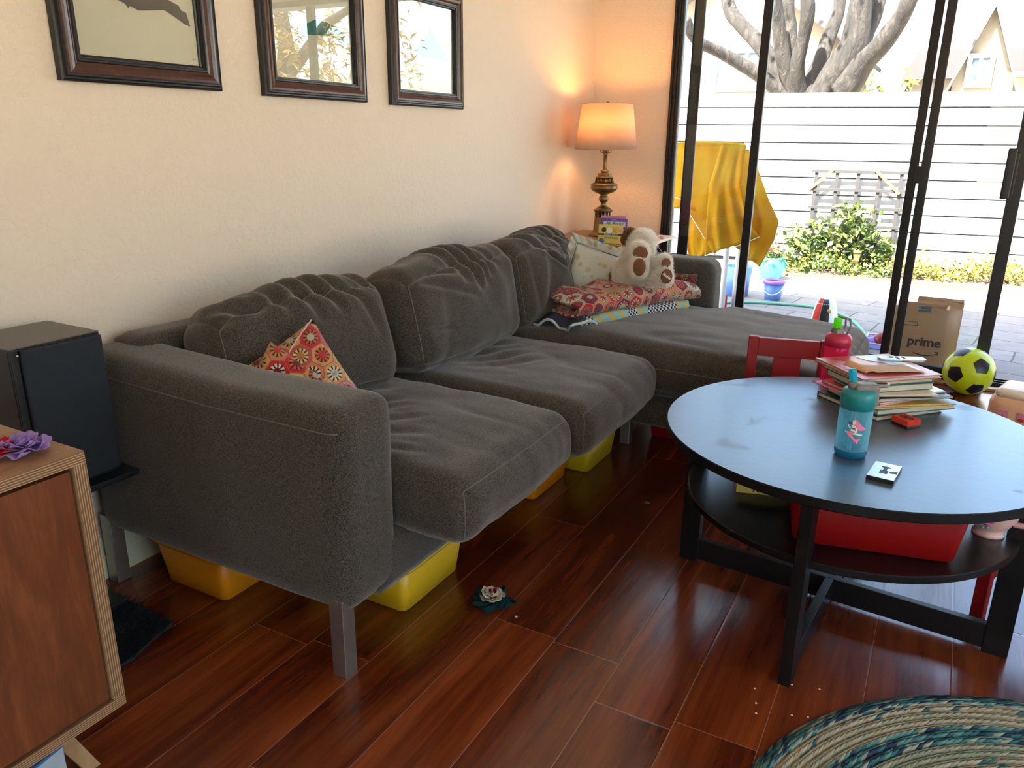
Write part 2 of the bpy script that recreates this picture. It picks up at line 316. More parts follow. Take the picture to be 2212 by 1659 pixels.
M = dict(
    wall=m_wall(), floor=m_floor(), ceiling=plain('ceiling_paint', (0.72, 0.70, 0.66), 0.8, bump=0.3, bs=90),
    trim=plain('cream_trim', srgb(214, 208, 178), 0.45, var=0.05), fabric=m_fabric(), seam=plain('seam_thread', (0.13, 0.11, 0.09), 0.9),
    darkfab=plain('dark_underlining', (0.025, 0.024, 0.028), 0.9), steel=plain('brushed_steel', (0.36, 0.33, 0.30), 0.38, 0.85, bump=0.1),
    granny=m_granny('hexagon_crochet', 17.0, [(0.55, 0.10, 0.09), (0.62, 0.30, 0.10), (0.55, 0.02, 0.03), (0.62, 0.42, 0.14), (0.50, 0.22, 0.28), (0.45, 0.09, 0.07), (0.60, 0.20, 0.10)],
        [(0.72, 0.58, 0.30), (0.60, 0.12, 0.04), (0.66, 0.50, 0.20), (0.70, 0.60, 0.42), (0.50, 0.28, 0.05)], [(0.25, 0.01, 0.03), (0.60, 0.22, 0.05), (0.60, 0.02, 0.02), (0.58, 0.55, 0.42), (0.18, 0.05, 0.14)], (0.42, 0.12, 0.09)),
    granny2=m_granny('hexagon_crochet_blanket', 15.5, [(0.55, 0.02, 0.04), (0.45, 0.32, 0.10), (0.36, 0.27, 0.22), (0.52, 0.06, 0.10), (0.20, 0.02, 0.07), (0.60, 0.26, 0.16), (0.42, 0.38, 0.28), (0.66, 0.30, 0.26), (0.50, 0.60, 0.52)],
        [(0.62, 0.50, 0.30), (0.55, 0.10, 0.06), (0.60, 0.26, 0.10), (0.30, 0.03, 0.10), (0.62, 0.42, 0.32)], [(0.50, 0.01, 0.02), (0.62, 0.30, 0.06), (0.18, 0.02, 0.08), (0.60, 0.55, 0.40)], (0.62, 0.28, 0.12)),
    granny3=m_granny('dark_hexagon_crochet', 22.0, [(0.12, 0.01, 0.02), (0.20, 0.02, 0.02), (0.10, 0.02, 0.03)], [(0.35, 0.22, 0.06), (0.25, 0.03, 0.02), (0.30, 0.12, 0.03)], [(0.4, 0.25, 0.05), (0.1, 0.01, 0.02)], (0.10, 0.015, 0.015)),
    stripes=m_stripes(), edging=plain('pale_edging', (0.46, 0.52, 0.50), 0.9), floral=m_floral(),
    fur=m_cloth_trans('cream_plush', (0.97, 0.92, 0.84), tr=0.35, var=(0.95, 0.88, 0.78)), furbrown=plain('brown_plush', (0.30, 0.155, 0.055), 0.95), pad=plain('brown_suede', (0.17, 0.066, 0.028), 0.85, bump=0.2),
    brass=plain('antique_brass', (0.21, 0.145, 0.065), 0.36, 0.92, var=0.3, vs=40), shade=m_cloth_trans('lamp_linen', (0.78, 0.62, 0.50), tr=0.5),
    bulb=m_emit('bulb_glow', (1.0, 0.62, 0.25), 9.0), bronze=plain('dark_bronze', (0.022, 0.021, 0.022), 0.38, 0.4),
    glass=m_glass('window_glass', dirt=0.35), picglass=m_glass('picture_glass', f0=0.13), black=plain('black_satin', (0.010, 0.010, 0.012), 0.35), blackwood=plain('black_speaker_veneer', (0.085, 0.075, 0.070), 0.42, bump=0.1),
    grille=plain('grille_cloth', (0.010, 0.014, 0.020), 0.85, bump=0.5, bs=900), frame=m_wood('mahogany_frame', (0.018, 0.006, 0.004), (0.05, 0.014, 0.009), (0.10, 0.03, 0.018), (2, 2, 2), 0.28, coat=0.4),
    print=plain('cream_print', (0.72, 0.68, 0.56), 0.7, var=0.03), ink=plain('charcoal_ink', (0.025, 0.028, 0.035), 0.7, var=0.5, vs=60), tealink=plain('teal_ink', (0.05, 0.20, 0.18), 0.7, var=0.4),
    walnut=m_wood('walnut_veneer', (0.075, 0.018, 0.004), (0.145, 0.036, 0.008), (0.23, 0.068, 0.016), (3.0, 3.0, 0.45), 0.42), oaktop=m_wood('walnut_top', (0.16, 0.075, 0.030), (0.27, 0.135, 0.058), (0.36, 0.19, 0.085), (2.5, 0.5, 3), 0.40),
    ply=m_ply(2), plyv=m_ply(1), plyleg=m_wood('ply_leg', (0.34, 0.19, 0.08), (0.44, 0.27, 0.13), (0.54, 0.35, 0.18), (3, 3, 0.4)),
    table=m_tabletop(), tableframe=plain('black_stained_frame', (0.004, 0.0035, 0.004), 0.42, bump=0.1, Specular_IOR_Level=0.3), tableshelf=plain('black_stained_shelf', (0.006, 0.006, 0.0065), 0.30, bump=0.1, Specular_IOR_Level=0.6),
    orange=plain('orange_plastic', (0.68, 0.24, 0.005), 0.38, var=0.04), yellow=plain('yellow_plastic', (0.62, 0.38, 0.010), 0.38, var=0.04), olive=plain('mustard_plastic', (0.52, 0.38, 0.010), 0.38, var=0.04),
    red=plain('red_plastic', (0.25, 0.002, 0.002), 0.60, var=0.04, Specular_IOR_Level=0.2), redpaint=plain('red_lacquer', (0.27, 0.005, 0.007), 0.42, var=0.05),
    ball=plain('lime_vinyl', (0.55, 0.68, 0.01), 0.28, var=0.03), ballblack=plain('black_vinyl', (0.012, 0.012, 0.018), 0.35), peach=plain('peach_plastic', (0.74, 0.42, 0.25), 0.4, var=0.04), peachlite=plain('cream_plastic', (0.80, 0.66, 0.50), 0.4, var=0.04),
    pink=m_tint('pink_tritan', (1.0, 0.08, 0.38), 0.38), pinkcap=plain('raspberry_cap', (0.45, 0.015, 0.06), 0.4), greycap=plain('taupe_cap', (0.19, 0.17, 0.15), 0.45), green=m_tint('lime_silicone', (0.25, 0.95, 0.02), 0.6),
    aqua=m_tint('aqua_tritan', (0.55, 0.88, 0.96), 0.16), aquabase=m_tint('aqua_base', (0.03, 0.38, 0.62), 0.45), tealcap=plain('teal_cap', (0.01, 0.22, 0.24), 0.4), aquasil=m_tint('aqua_silicone', (0.03, 0.62, 0.75), 0.6), straw=m_tint('clear_straw', (0.75, 0.9, 0.93), 0.25),
    pages=None, paper=plain('kraft_envelope', (0.55, 0.36, 0.22), 0.8, var=0.08), silver=plain('silver_metal', (0.55, 0.56, 0.58), 0.22, 0.9), navy=plain('navy_ink', (0.02, 0.02, 0.07), 0.5),
    rug=m_rug(), mat=plain('black_shag', (0.006, 0.012, 0.014), 0.95, bump=1.0, bs=150), white=plain('white_paint', (0.75, 0.75, 0.74), 0.5), 
    lilac=m_cloth_trans('lilac_silk', (0.46, 0.30, 0.68), tr=0.35), redsilk=m_cloth_trans('red_silk', (0.75, 0.02, 0.03), tr=0.35), ivory=m_cloth_trans('ivory_silk', (0.70, 0.62, 0.46), tr=0.3), tealsilk=m_cloth_trans('dark_teal_silk', (0.015, 0.055, 0.065), tr=0.2), maroon=m_cloth_trans('maroon_silk', (0.20, 0.006, 0.012), tr=0.2),
    patio=m_patio(), fence=m_fence(), bark=m_bark(), tarp=m_cloth_trans('yellow_tarp', (0.56, 0.38, 0.035), tr=0.45, var=(0.52, 0.26, 0.012)), pvc=plain('white_pvc', (0.72, 0.76, 0.80), 0.35, var=0.03),
    leafg=m_leaf('green_leaf', (0.025, 0.06, 0.014), (0.12, 0.145, 0.035)), leafy=m_leaf('yellow_green_leaf', (0.09, 0.10, 0.018), (0.24, 0.21, 0.05)), leafo=m_leaf('autumn_leaf', (0.26, 0.085, 0.02), (0.12, 0.15, 0.035)), petal=m_leaf('yellow_petal', (0.35, 0.26, 0.01), (0.4, 0.3, 0.02)), redpetal=m_leaf('red_petal', (0.6, 0.03, 0.04), (0.7, 0.06, 0.05)),
    potteal=plain('turquoise_glaze', (0.03, 0.22, 0.25), 0.22), soil=plain('garden_soil', (0.09, 0.055, 0.035), 0.95, bump=0.6), cedar=plain('cedar_wood', (0.22, 0.10, 0.03), 0.7, var=0.2), purple=plain('purple_plastic', (0.30, 0.13, 0.62), 0.4), blueplastic=plain('blue_plastic', (0.12, 0.25, 0.62), 0.4), hose=plain('green_hose', (0.10, 0.36, 0.25), 0.5),
    kraft=plain('kraft_bag', (0.44, 0.27, 0.15), 0.8, var=0.06, vs=8), kraftink=plain('bag_ink', (0.05, 0.035, 0.03), 0.8), stucco=plain('beige_stucco', (0.20, 0.17, 0.125), 0.9, bump=0.3), roof=plain('brown_shingle', (0.022, 0.009, 0.007), 0.9, var=0.4, vs=12), slate=plain('grey_shingle', (0.06, 0.058, 0.06), 0.9, var=0.3), extglass=plain('blue_window_pane', (0.035, 0.065, 0.085), 0.35), 
    cream=plain('cream_laminate', (0.72, 0.62, 0.47), 0.5, var=0.04), mauve=plain('mauve_cover', (0.62, 0.34, 0.44), 0.4), yellowbook=plain('yellow_cover', (0.66, 0.52, 0.12), 0.5), purplebook=plain('purple_cover', (0.14, 0.06, 0.36), 0.5), pinkbook=plain('pink_spine', (0.60, 0.22, 0.30), 0.5), slateband=plain('dark_band', (0.03, 0.05, 0.07), 0.6), 
    rust=plain('rust_cover', (0.50, 0.10, 0.08), 0.3), skycover=plain('pale_blue_cover', (0.50, 0.66, 0.78), 0.25), greencover=plain('green_cover', (0.06, 0.13, 0.09), 0.4), darkcover=plain('dark_cover', (0.03, 0.035, 0.04), 0.4), gold=plain('gold_cover', (0.62, 0.38, 0.05), 0.5), pinkcast=plain('pink_cast_cover', (0.80, 0.05, 0.28), 0.45),
    teacup=plain('pink_cup', (0.68, 0.42, 0.38), 0.35, var=0.03), cupflower=plain('magenta_paint', (0.55, 0.10, 0.25), 0.5), cupyellow=plain('yellow_paint', (0.70, 0.62, 0.25), 0.5), cupgreen=plain('green_paint', (0.10, 0.36, 0.30), 0.5), foam=plain('red_foam', (0.52, 0.03, 0.01), 0.9, bump=0.5), skin=plain('figure_cream', (0.75, 0.72, 0.62), 0.6), hairpink=plain('figure_pink', (0.85, 0.20, 0.35), 0.6), figpurple=plain('figure_purple', (0.13, 0.02, 0.18), 0.6), figteal=plain('figure_teal', (0.02, 0.28, 0.30), 0.6), bluebox=plain('blue_card', (0.05, 0.16, 0.36), 0.6), whitecard=plain('white_card', (0.42, 0.48, 0.52), 0.6),
)
def m_pages():
    k = N('page_edges'); s = k.sep(k.coord()); f = k.math('SINE', k.math('MULTIPLY', s[2], 4200.0))
    n_ = k.noise(k.mapping(k.coord(), (6, 6, 400)), 2, 2)
    c = k.mix(n_, (0.36, 0.32, 0.24), (0.66, 0.60, 0.48)); return k.done(k.bsdf(c, 0.85, 0, k.bump(n_, 0.3, 0.001)))
M['pages'] = m_pages()

# ------------------------------------------------------------------ mesh helpers
I4 = Matrix.Identity(4)
def T(*a): return Matrix.Translation(Vector(a))
def Rz(a): return Matrix.Rotation(a, 4, 'Z')
def Rx(a): return Matrix.Rotation(a, 4, 'X')
def Ry(a): return Matrix.Rotation(a, 4, 'Y')

class MB:
    def __init__(s): s.v = []; s.f = []; s.uv = {}; s.sm = []
    def add(s, vs, fs, m=I4, smooth=False, uvs=None):
        o = len(s.v)
        for i, v in enumerate(vs):
            s.v.append(tuple(m @ Vector(v)))
            if uvs: s.uv[o+i] = uvs[i]
        for f in fs: s.f.append(tuple(o+i for i in f)); s.sm.append(smooth)
        return s
    def box(s, lo, hi, m=I4):
        (a, b, c), (d, e, f) = lo, hi
        vs = [(a, b, c), (d, b, c), (d, e, c), (a, e, c), (a, b, f), (d, b, f), (d, e, f), (a, e, f)]
        return s.add(vs, [(0, 3, 2, 1), (4, 5, 6, 7), (0, 1, 5, 4), (1, 2, 6, 5), (2, 3, 7, 6), (3, 0, 4, 7)], m)
    def prism(s, poly, h, m=I4, smooth=False):
        """poly in local xy, extruded 0..h along local z"""
        n = len(poly); vs = [(x, y, 0) for x, y in poly] + [(x, y, h) for x, y in poly]
        fs = [tuple(range(n-1, -1, -1)), tuple(range(n, 2*n))] + [(i, (i+1) % n, n+(i+1) % n, n+i) for i in range(n)]
        return s.add(vs, fs, m, smooth)
    def tube(s, pts, r, n=10, m=I4, caps=True, closed=False):
        pts = [Vector(p) for p in pts]; rs = r if isinstance(r, (list, tuple)) else [r]*len(pts)
        vs = []; fs = []; up = None; L = len(pts)
        for i, p in enumerate(pts):
            a = pts[i-1] if (i or closed) else p; b = pts[(i+1) % L] if (i < L-1 or closed) else p
            t = (b-a).normalized()
            if up is None: up = t.orthogonal().normalized()
            up = (up - t*up.dot(t)); up = up.normalized() if up.length > 1e-6 else t.orthogonal().normalized()
            q = t.cross(up)
            for j in range(n):
                an = 2*PI*j/n; vs.append(tuple(p + (up*math.cos(an) + q*math.sin(an))*rs[i]))
        for i in range(L if closed else L-1):
            k = (i+1) % L
            for j in range(n): fs.append((i*n+j, i*n+(j+1) % n, k*n+(j+1) % n, k*n+j))
        if caps and not closed:
            fs.append(tuple(range(n-1, -1, -1))); fs.append(tuple((L-1)*n+j for j in range(n)))
        return s.add(vs, fs, m, True)
    def lathe(s, prof, n=32, m=I4, closed=False, caps=True, uvf=None):
        vs = []; fs = []; L = len(prof); uvs = [] if uvf else None
        for r, z in prof:
            for j in range(n):
                an = 2*PI*j/n; vs.append((r*math.cos(an), r*math.sin(an), z))
                if uvf: uvs.append(uvf(r, z, an))
        for i in range(L-1 + (1 if closed else 0)):
            k = (i+1) % L
            for j in range(n): fs.append((i*n+j, i*n+(j+1) % n, k*n+(j+1) % n, k*n+j))
        if caps and not closed:
            if prof[0][0] > 1e-5: fs.append(tuple(range(n-1, -1, -1)))
            if prof[-1][0] > 1e-5: fs.append(tuple((L-1)*n+j for j in range(n)))
        return s.add(vs, fs, m, True, uvs)
    def sphere(s, c, r, m=I4, nu=20, nv=12, sc=(1, 1, 1)):
        vs = []; fs = []
        for i in range(nv+1):
            ph = PI*i/nv
            for j in range(nu):
                th = 2*PI*j/nu; vs.append((c[0]+r*sc[0]*math.sin(ph)*math.cos(th), c[1]+r*sc[1]*math.sin(ph)*math.sin(th), c[2]+r*sc[2]*math.cos(ph)))
        for i in range(nv):
            for j in range(nu): fs.append((i*nu+j, (i+1)*nu+j, (i+1)*nu+(j+1) % nu, i*nu+(j+1) % nu))
        return s.add(vs, fs, m, True)
    def grid(s, fn, nu, nv, m=I4, uvs=None, closed_u=False, smooth=True):
        vs = []; uu = [] if uvs else None
        for i in range(nu+1):
            for j in range(nv+1):
                vs.append(fn(i/nu, j/nv))
                if uvs: uu.append(uvs(i/nu, j/nv))
        fs = [(i*(nv+1)+j, (i+1)*(nv+1)+j, (i+1)*(nv+1)+j+1, i*(nv+1)+j+1) for i in range(nu) for j in range(nv)]
        return s.add(vs, fs, m, smooth, uu)
    def build(s, name, mat, parent=None, bevel=0, sub=0, solid=0, segs=2, merge=0):
        me = bpy.data.meshes.new(name); me.from_pydata(s.v, [], s.f); 
        if s.uv:
            ul = me.uv_layers.new(name='UVMap')
            for l in me.loops: ul.data[l.index].uv = s.uv.get(l.vertex_index, (0, 0))
        me.polygons.foreach_set('use_smooth', s.sm)
        bm = bmesh.new(); bm.from_mesh(me)
        bmesh.ops.remove_doubles(bm, verts=bm.verts, dist=merge or 1e-6)
        bmesh.ops.recalc_face_normals(bm, faces=bm.faces)
        bm.to_mesh(me); bm.free(); me.update()
        mats = mat if isinstance(mat, list) else [mat]
        for q in mats: me.materials.append(q)
        o = bpy.data.objects.new(name, me); COL.objects.link(o)
        if parent is not None: o.parent = parent
        if solid: md = o.modifiers.new('solid', 'SOLIDIFY'); md.thickness = solid; md.offset = 0
        if bevel:
            md = o.modifiers.new('bevel', 'BEVEL'); md.width = bevel; md.segments = segs; md.limit_method = 'ANGLE'; md.angle_limit = R(35); md.harden_normals = False
            me.polygons.foreach_set('use_smooth', [True]*len(me.polygons))
            w_ = o.modifiers.new('wn', 'WEIGHTED_NORMAL'); w_.keep_sharp = True
        if sub: md = o.modifiers.new('sub', 'SUBSURF'); md.levels = sub; md.render_levels = sub
        return o

def tag(o, label=None, cat=None, group=None, kind=None):
    if label: o['label'] = label
    if cat: o['category'] = cat
    if group: o['group'] = group
    if kind: o['kind'] = kind
    return o
def thing(name, label, cat, loc=(0, 0, 0), rz=0, group=None):
    o = bpy.data.objects.new(name, None); COL.objects.link(o); o.location = loc; o.rotation_euler = (0, 0, rz); o.empty_display_size = 0.05
    return tag(o, label, cat, group)
def struct(name, loc=(0, 0, 0)):
    o = bpy.data.objects.new(name, None); COL.objects.link(o); o.location = loc; return tag(o, kind='structure')
def sbox(name, lo, hi, mat, parent=None, bevel=0):
    o = MB().box(lo, hi).build(name, mat, parent, bevel)
    if parent is None: tag(o, kind='structure')
    return o
def copy_tree(o, parent=None):
    c = o.copy(); COL.objects.link(c)
    if parent is not None: c.parent = parent
    for ch in list(o.children): copy_tree(ch, c)
    return c
def text(s, size, mat, parent, m, name='lettering', bold=0.0, align='CENTER', ext=0.0004, sx=1.0):
    cu = bpy.data.curves.new(name, 'FONT'); cu.body = s; cu.size = size; cu.extrude = ext; cu.offset = bold; cu.align_x = align; cu.align_y = 'CENTER'; cu.resolution_u = 3
    t = bpy.data.objects.new('tmp', cu); COL.objects.link(t)
    me = bpy.data.meshes.new_from_object(t.evaluated_get(bpy.context.evaluated_depsgraph_get())); bpy.data.objects.remove(t)
    me.materials.clear(); me.materials.append(mat); me.name = name
    o = bpy.data.objects.new(name, me); COL.objects.link(o); me.transform(m @ Matrix.Diagonal((sx, 1, 1, 1)))
    if parent: o.parent = parent
    return o
def fr(origin, xdir, ydir):
    """frame matrix: local x, y given in world, z = x cross y"""
    x = Vector(xdir).normalized(); y = Vector(ydir); y = (y - x*y.dot(x)).normalized(); z = x.cross(y)
    m = Matrix((x, y, z)).transposed().to_4x4(); m.translation = Vector(origin); return m

def cushion(size, rnd=0.06, bulge=(0, 0, 0), n=(16, 16, 16), wr=0.0, wf=(3, 3, 3), seed=0, shape=None, fold=0.0, ff=(2, 9, 2), creases=(), cface='f'):
    """soft box: returns verts/faces; size = full sizes; rounded edges, pillow bulge, wrinkles"""
    hx, hy, hz = [q/2 for q in size]; vs = []; fs = []; idx = {}
    H = Vector((hx, hy, hz))
    def vert(u, v, w_):
        key = (round(u, 5), round(v, 5), round(w_, 5))
        if key in idx: return idx[key]
        p = Vector((u*hx, v*hy, w_*hz))
        inner = Vector([max(-(h-rnd), min(h-rnd, c)) for h, c in zip(H, p)])
        d = p-inner; nrm = d.normalized() if d.length > 1e-9 else Vector((0, 0, 0))
        if d.length > 1e-9: p = inner + nrm*rnd*min(1.0, d.length/rnd if max(abs(c) for c in d) < rnd*0.999 else 1.0)
        bx = bulge[0]*(1-v*v)*(1-w_*w_); by = bulge[1]*(1-u*u)*(1-w_*w_); bz = bulge[2]*(1-u*u)*(1-v*v)
        p += Vector((bx*u, by*v, bz*w_))
        if shape: p = shape(p, u, v, w_)
        nn = Vector((u*abs(u)**3, v*abs(v)**3, w_*abs(w_)**3)); nn = nn.normalized() if nn.length > 0 else nn
        if wr:
            q = Vector((p.x*wf[0]+seed*7.3, p.y*wf[1]+seed*3.1, p.z*wf[2]))
            p += nn*wr*(noise.noise(q) + 0.5*noise.noise(q*2.3))
        if fold:
            q = Vector((p.x*ff[0]+seed*2.7, p.y*ff[1]-seed*5.1, p.z*ff[2]+seed))
            rd = 1-abs(noise.noise(q)); p -= nn*fold*max(0, rd-0.72)*3.2*max(0, noise.noise(q*0.35+Vector((9, 1, seed)))+0.35)
        for (a0, b0, a1, b1, dep, wid) in creases:
            if cface == 'f': qa, qb = v, (w_ if u > 0.999 else 1+(1-u)*0.5)*1.0; ok = u > 0.999 or w_ > 0.999
            else: qa, qb = u, v; ok = w_ > 0.999
            if not ok: continue
            dx, dy = a1-a0, b1-b0; t_ = max(0, min(1, ((qa-a0)*dx+(qb-b0)*dy)/(dx*dx+dy*dy)))
            d_ = math.hypot(qa-a0-dx*t_, qb-b0-dy*t_)/wid; fade = math.sin(PI*min(1, 0.08+t_*0.92))**0.6
            p -= nn*dep*fade*(math.exp(-d_*d_)-0.55*math.exp(-(d_-1.9)**2))
        vs.append(tuple(p)); idx[key] = len(vs)-1; return idx[key]
    def lin(k, cnt): return -1+2*k/cnt
    for ax in range(3):
        a, b = [i for i in range(3) if i != ax]
        for sgn in (-1, 1):
            for i in range(n[a]):
                for j in range(n[b]):
                    quad = []
                    for di, dj in ((0, 0), (1, 0), (1, 1), (0, 1)):
                        c = [0, 0, 0]; c[ax] = sgn; c[a] = lin(i+di, n[a]); c[b] = lin(j+dj, n[b]); quad.append(vert(*c))
                    if (sgn > 0) == (ax != 1): fs.append(tuple(quad))
                    else: fs.append(tuple(reversed(quad)))
    def ev(u, v, w_):
        k_ = vert(round(u+1e-4, 4), v, w_) if False else None
        idx.clear(); i_ = vert(u, v, w_); p_ = vs.pop(); return Vector(p_)
    return vs, fs, ev
def planar_uv(vs, a, b): return [(v[a], v[b]) for v in vs]
# ================================================================== SETTING
XL, XR, YF, YN, ZC = -1.94, 3.2, 4.49, -3.0, 2.42
sbox('floor', (XL, YN, -0.05), (XR, YF+0.02, 0), M['floor'])
sbox('ceiling', (XL-0.1, YN-0.1, ZC), (XR+0.1, YF+0.14, ZC+0.05), M['ceiling'])
sbox('wall_left', (XL-0.12, YN, -0.05), (XL, YF+0.14, ZC), M['wall'])
def wall_with_hole(name, lo, hi, hlo, hhi, axis):
    """wall slab with a rectangular opening; axis is the wall's long axis"""
    mb = MB(); a = axis
    def seg(l0, l1, z0, z1):
        p = list(lo); q = list(hi); p[a], q[a], p[2], q[2] = l0, l1, z0, z1; mb.box(p, q)
    seg(lo[a], hlo[0], lo[2], hi[2]); seg(hhi[0], hi[a], lo[2], hi[2])
    seg(hlo[0], hhi[0], hhi[1], hi[2])
    if hlo[1] > lo[2]: seg(hlo[0], hhi[0], lo[2], hlo[1])
    return tag(mb.build(name, M['wall']), kind='structure')
wall_with_hole('wall_far', (XL, YF, -0.05), (XR, YF+0.14, ZC), (-1.475, -0.05), (1.36, 2.10), 0)
wall_with_hole('wall_right', (XR, YN, -0.05), (XR+0.12, YF, ZC), (-1.5, 0.4), (2.7, 2.25), 1)
wall_with_hole('wall_near', (XL, YN-0.12, -0.05), (XR, YN, ZC), (0.2, 0.6), (1.8, 2.1), 0)
# baseboards (stepped profile)
def baseboard(name, p0, p1, inward):
    mb = MB(); p0 = Vector(p0); p1 = Vector(p1); i = Vector(inward)
    prof = [(0, 0), (0.017, 0), (0.017, 0.062), (0.012, 0.070), (0.012, 0.118), (0.006, 0.130), (0, 0.130)]
    m = fr(p0, i, (0, 0, 1)); L = (p1-p0).length
    if m.col[2].to_3d().dot(p1-p0) < 0: L = -L
    mb.prism(prof, L, m); return tag(mb.build(name, M['trim']), kind='structure')
baseboard('baseboard_left', (XL, YN, 0), (XL, YF, 0), (1, 0, 0))
baseboard('baseboard_far', (XL, YF, 0), (-1.475, YF, 0), (0, -1, 0))
baseboard('baseboard_right', (XR, YN, 0), (XR, YF, 0), (-1, 0, 0))
sbox('trim_1', (-1.475, 4.44, 0), (1.36, 4.49, 0.016), m_wood('oak_threshold', (0.22, 0.09, 0.03), (0.36, 0.17, 0.06), (0.45, 0.24, 0.10), (0.6, 4, 4), 0.3), bevel=0.004)
for i, (lo, hi, ax) in enumerate((((XR+0.03, -1.5, 0.4), (XR+0.09, 2.7, 2.25), 1), ((0.2, YN-0.09, 0.6), (1.8, YN-0.03, 2.1), 0))):  # two unseen windows, added and sized to fill the room with light
    wd = struct('window_%d' % (i+1)); mb = MB(); a = ax
    def bar(l0, l1, z0, z1):
        p = list(lo); q = list(hi); p[a], q[a], p[2], q[2] = l0, l1, z0, z1; mb.box(p, q)
    L0, L1 = lo[a], hi[a]; mid = (L0+L1)/2
    Z0, Z1 = lo[2], hi[2]; bar(L0, L0+0.05, Z0, Z1); bar(L1-0.05, L1, Z0, Z1); bar(L0, L1, Z0, Z0+0.05); bar(L0, L1, Z1-0.05, Z1); bar(mid-0.025, mid+0.025, Z0, Z1)
    mb.build('window_frame', M['bronze'], wd)
    g = MB(); p = list(lo); q = list(hi); c_ = (lo[1-a]+hi[1-a])/2; p[1-a], q[1-a] = c_-0.002, c_+0.002; g.box(p, q); g.build('pane', M['glass'], wd)

# sliding glass door: two panels on two tracks, right part standing open
door = struct('door_1', (0, 4.55, 0))
def dpart(name, lo, hi, mat='bronze', bevel=0.004, parent=None):
    o = MB().box((lo[0], lo[1]-4.55, lo[2]), (hi[0], hi[1]-4.55, hi[2])).build(name, M[mat], parent or door, bevel); return o
# jamb with grooves
mb = MB(); jx = -1.475
for a_, b_, y0, y1 in ((0, 0.014, 4.475, 4.63), (0.014, 0.022, 4.482, 4.63), (0.022, 0.034, 4.476, 4.500), (0.034, 0.040, 4.482, 4.500), (0.040, 0.054, 4.478, 4.500)):
    mb.box((jx+a_, y0-4.55, 0.0), (jx+b_, y1-4.55, 2.10))
mb.build('jamb', M['bronze'], door, 0.0015)
dpart('jamb', (1.30, 4.48, 0), (1.36, 4.63, 2.10)); dpart('header', (jx, 4.48, 2.06), (1.36, 4.63, 2.10))
mb = MB()
for y0, y1, z1 in ((4.49, 4.63, 0.012), (4.515, 4.522, 0.03), (4.56, 4.567, 0.03), (4.605, 4.612, 0.03)): mb.box((jx, y0-4.55, 0.0), (1.36, y1-4.55, z1))
mb.build('track', M['bronze'], door)
y1_, y2_ = 4.525, 4.59
def xs(px0, px1, py, y): return at(px0, py, y=y).x, at(px1, py, y=y).x
b2 = xs(1479, 1502, 300, 4.60); b3 = xs(1604, 1622, 500, y2_); b4 = xs(1942, 1962, 500, y2_); b5 = xs(1967, 1987, 500, y1_); ps = xs(2132, 2161, 640, y1_)
dpart('screen_stile', (b2[0], 4.605, 0.02), (b2[1], 4.62, 2.06), 'bronze')
dpart('stile', (b3[0], y2_-0.018, 0.03), (b3[1], y2_+0.012, 2.06)); dpart('stile', (b4[0], y2_-0.018, 0.03), (b4[1], y2_+0.012, 2.06))
dpart('rail', (jx+0.05, y2_-0.014, 0.02), (b4[1], y2_+0.012, 0.085))
dpart('stile', (b5[0], y1_-0.018, 0.03), (b5[1], y1_+0.014, 2.06)); dpart('stile', (ps[0], y1_-0.022, 0.03), (ps[1], y1_+0.016, 2.06)); 
dpart('rail', (b5[1], y1_-0.018, 0.02), (ps[0], y1_+0.014, 0.075)); 
dpart('glass', (jx+0.062, y2_-0.003, 0.08), (b4[0], y2_+0.001, 2.06), 'glass', 0); dpart('glass', (b5[1], y1_-0.003, 0.07), (ps[0], y1_+0.001, 2.06), 'glass', 0)
h0, h1 = at(2176, 320, y=y1_-0.05), at(2160, 430, y=y1_-0.05)
hd = dpart('handle', (ps[0]-0.032, y1_-0.062, h1.z), (ps[0]+0.006, y1_-0.040, h0.z), 'bronze', 0.006)
for z_ in (h0.z-0.035, h1.z+0.035): MB().tube([(ps[0]+0.012, y1_-4.55-0.022, z_), (ps[0]+0.012, y1_-4.55-0.027, z_)], 0.006, 12).build('screw', M['silver'], door)
dpart('handle_bracket', (ps[0]+0.0, y1_-0.045, h1.z+0.02), (ps[0]+0.02, y1_-0.018, h0.z-0.02), 'bronze')
l0 = at(1975, 358, y=y1_); l1 = at(1975, 396, y=y1_)
dpart('latch', (b4[1]-0.01, y1_+0.0, l1.z), (b5[0]+0.01, y1_+0.03, l0.z), 'bronze', 0.003)

# ================================================================== OUTSIDE
ZG = -0.05
tag(MB().box((-12, 4.63, ZG-0.1), (12, 8.0, ZG)).build('patio', M['patio']), kind='structure')
tag(MB().box((-30, -30, ZG-0.3), (40, 45, ZG-0.11)).build('ground', plain('warm_bounce_ground', (0.50, 0.42, 0.32), 0.9, bump=0.2)), kind='structure')  # ground added all round, coloured warm to bounce light into the room
tag(MB().box((-3.2, -4.2, 2.55), (3.9, 5.15, 2.65)).box((-3.2, 5.05, 2.42), (3.9, 5.17, 2.66)).build('roof', M['slate']), kind='structure')  # unseen house roof; overhang lengthened behind the camera to block sun
FD = Vector((0.985, 0.172, 0)).normalized(); FN = Vector((-FD.y, FD.x, 0))
FO = Vector((-0.53, 8.697, 0))
def onf(px, py, off=0.0):
    d = at(px, py, y=8) - CAM; o = FO - FN*off; return CAM + d*((o-CAM).dot(FN)/d.dot(FN))
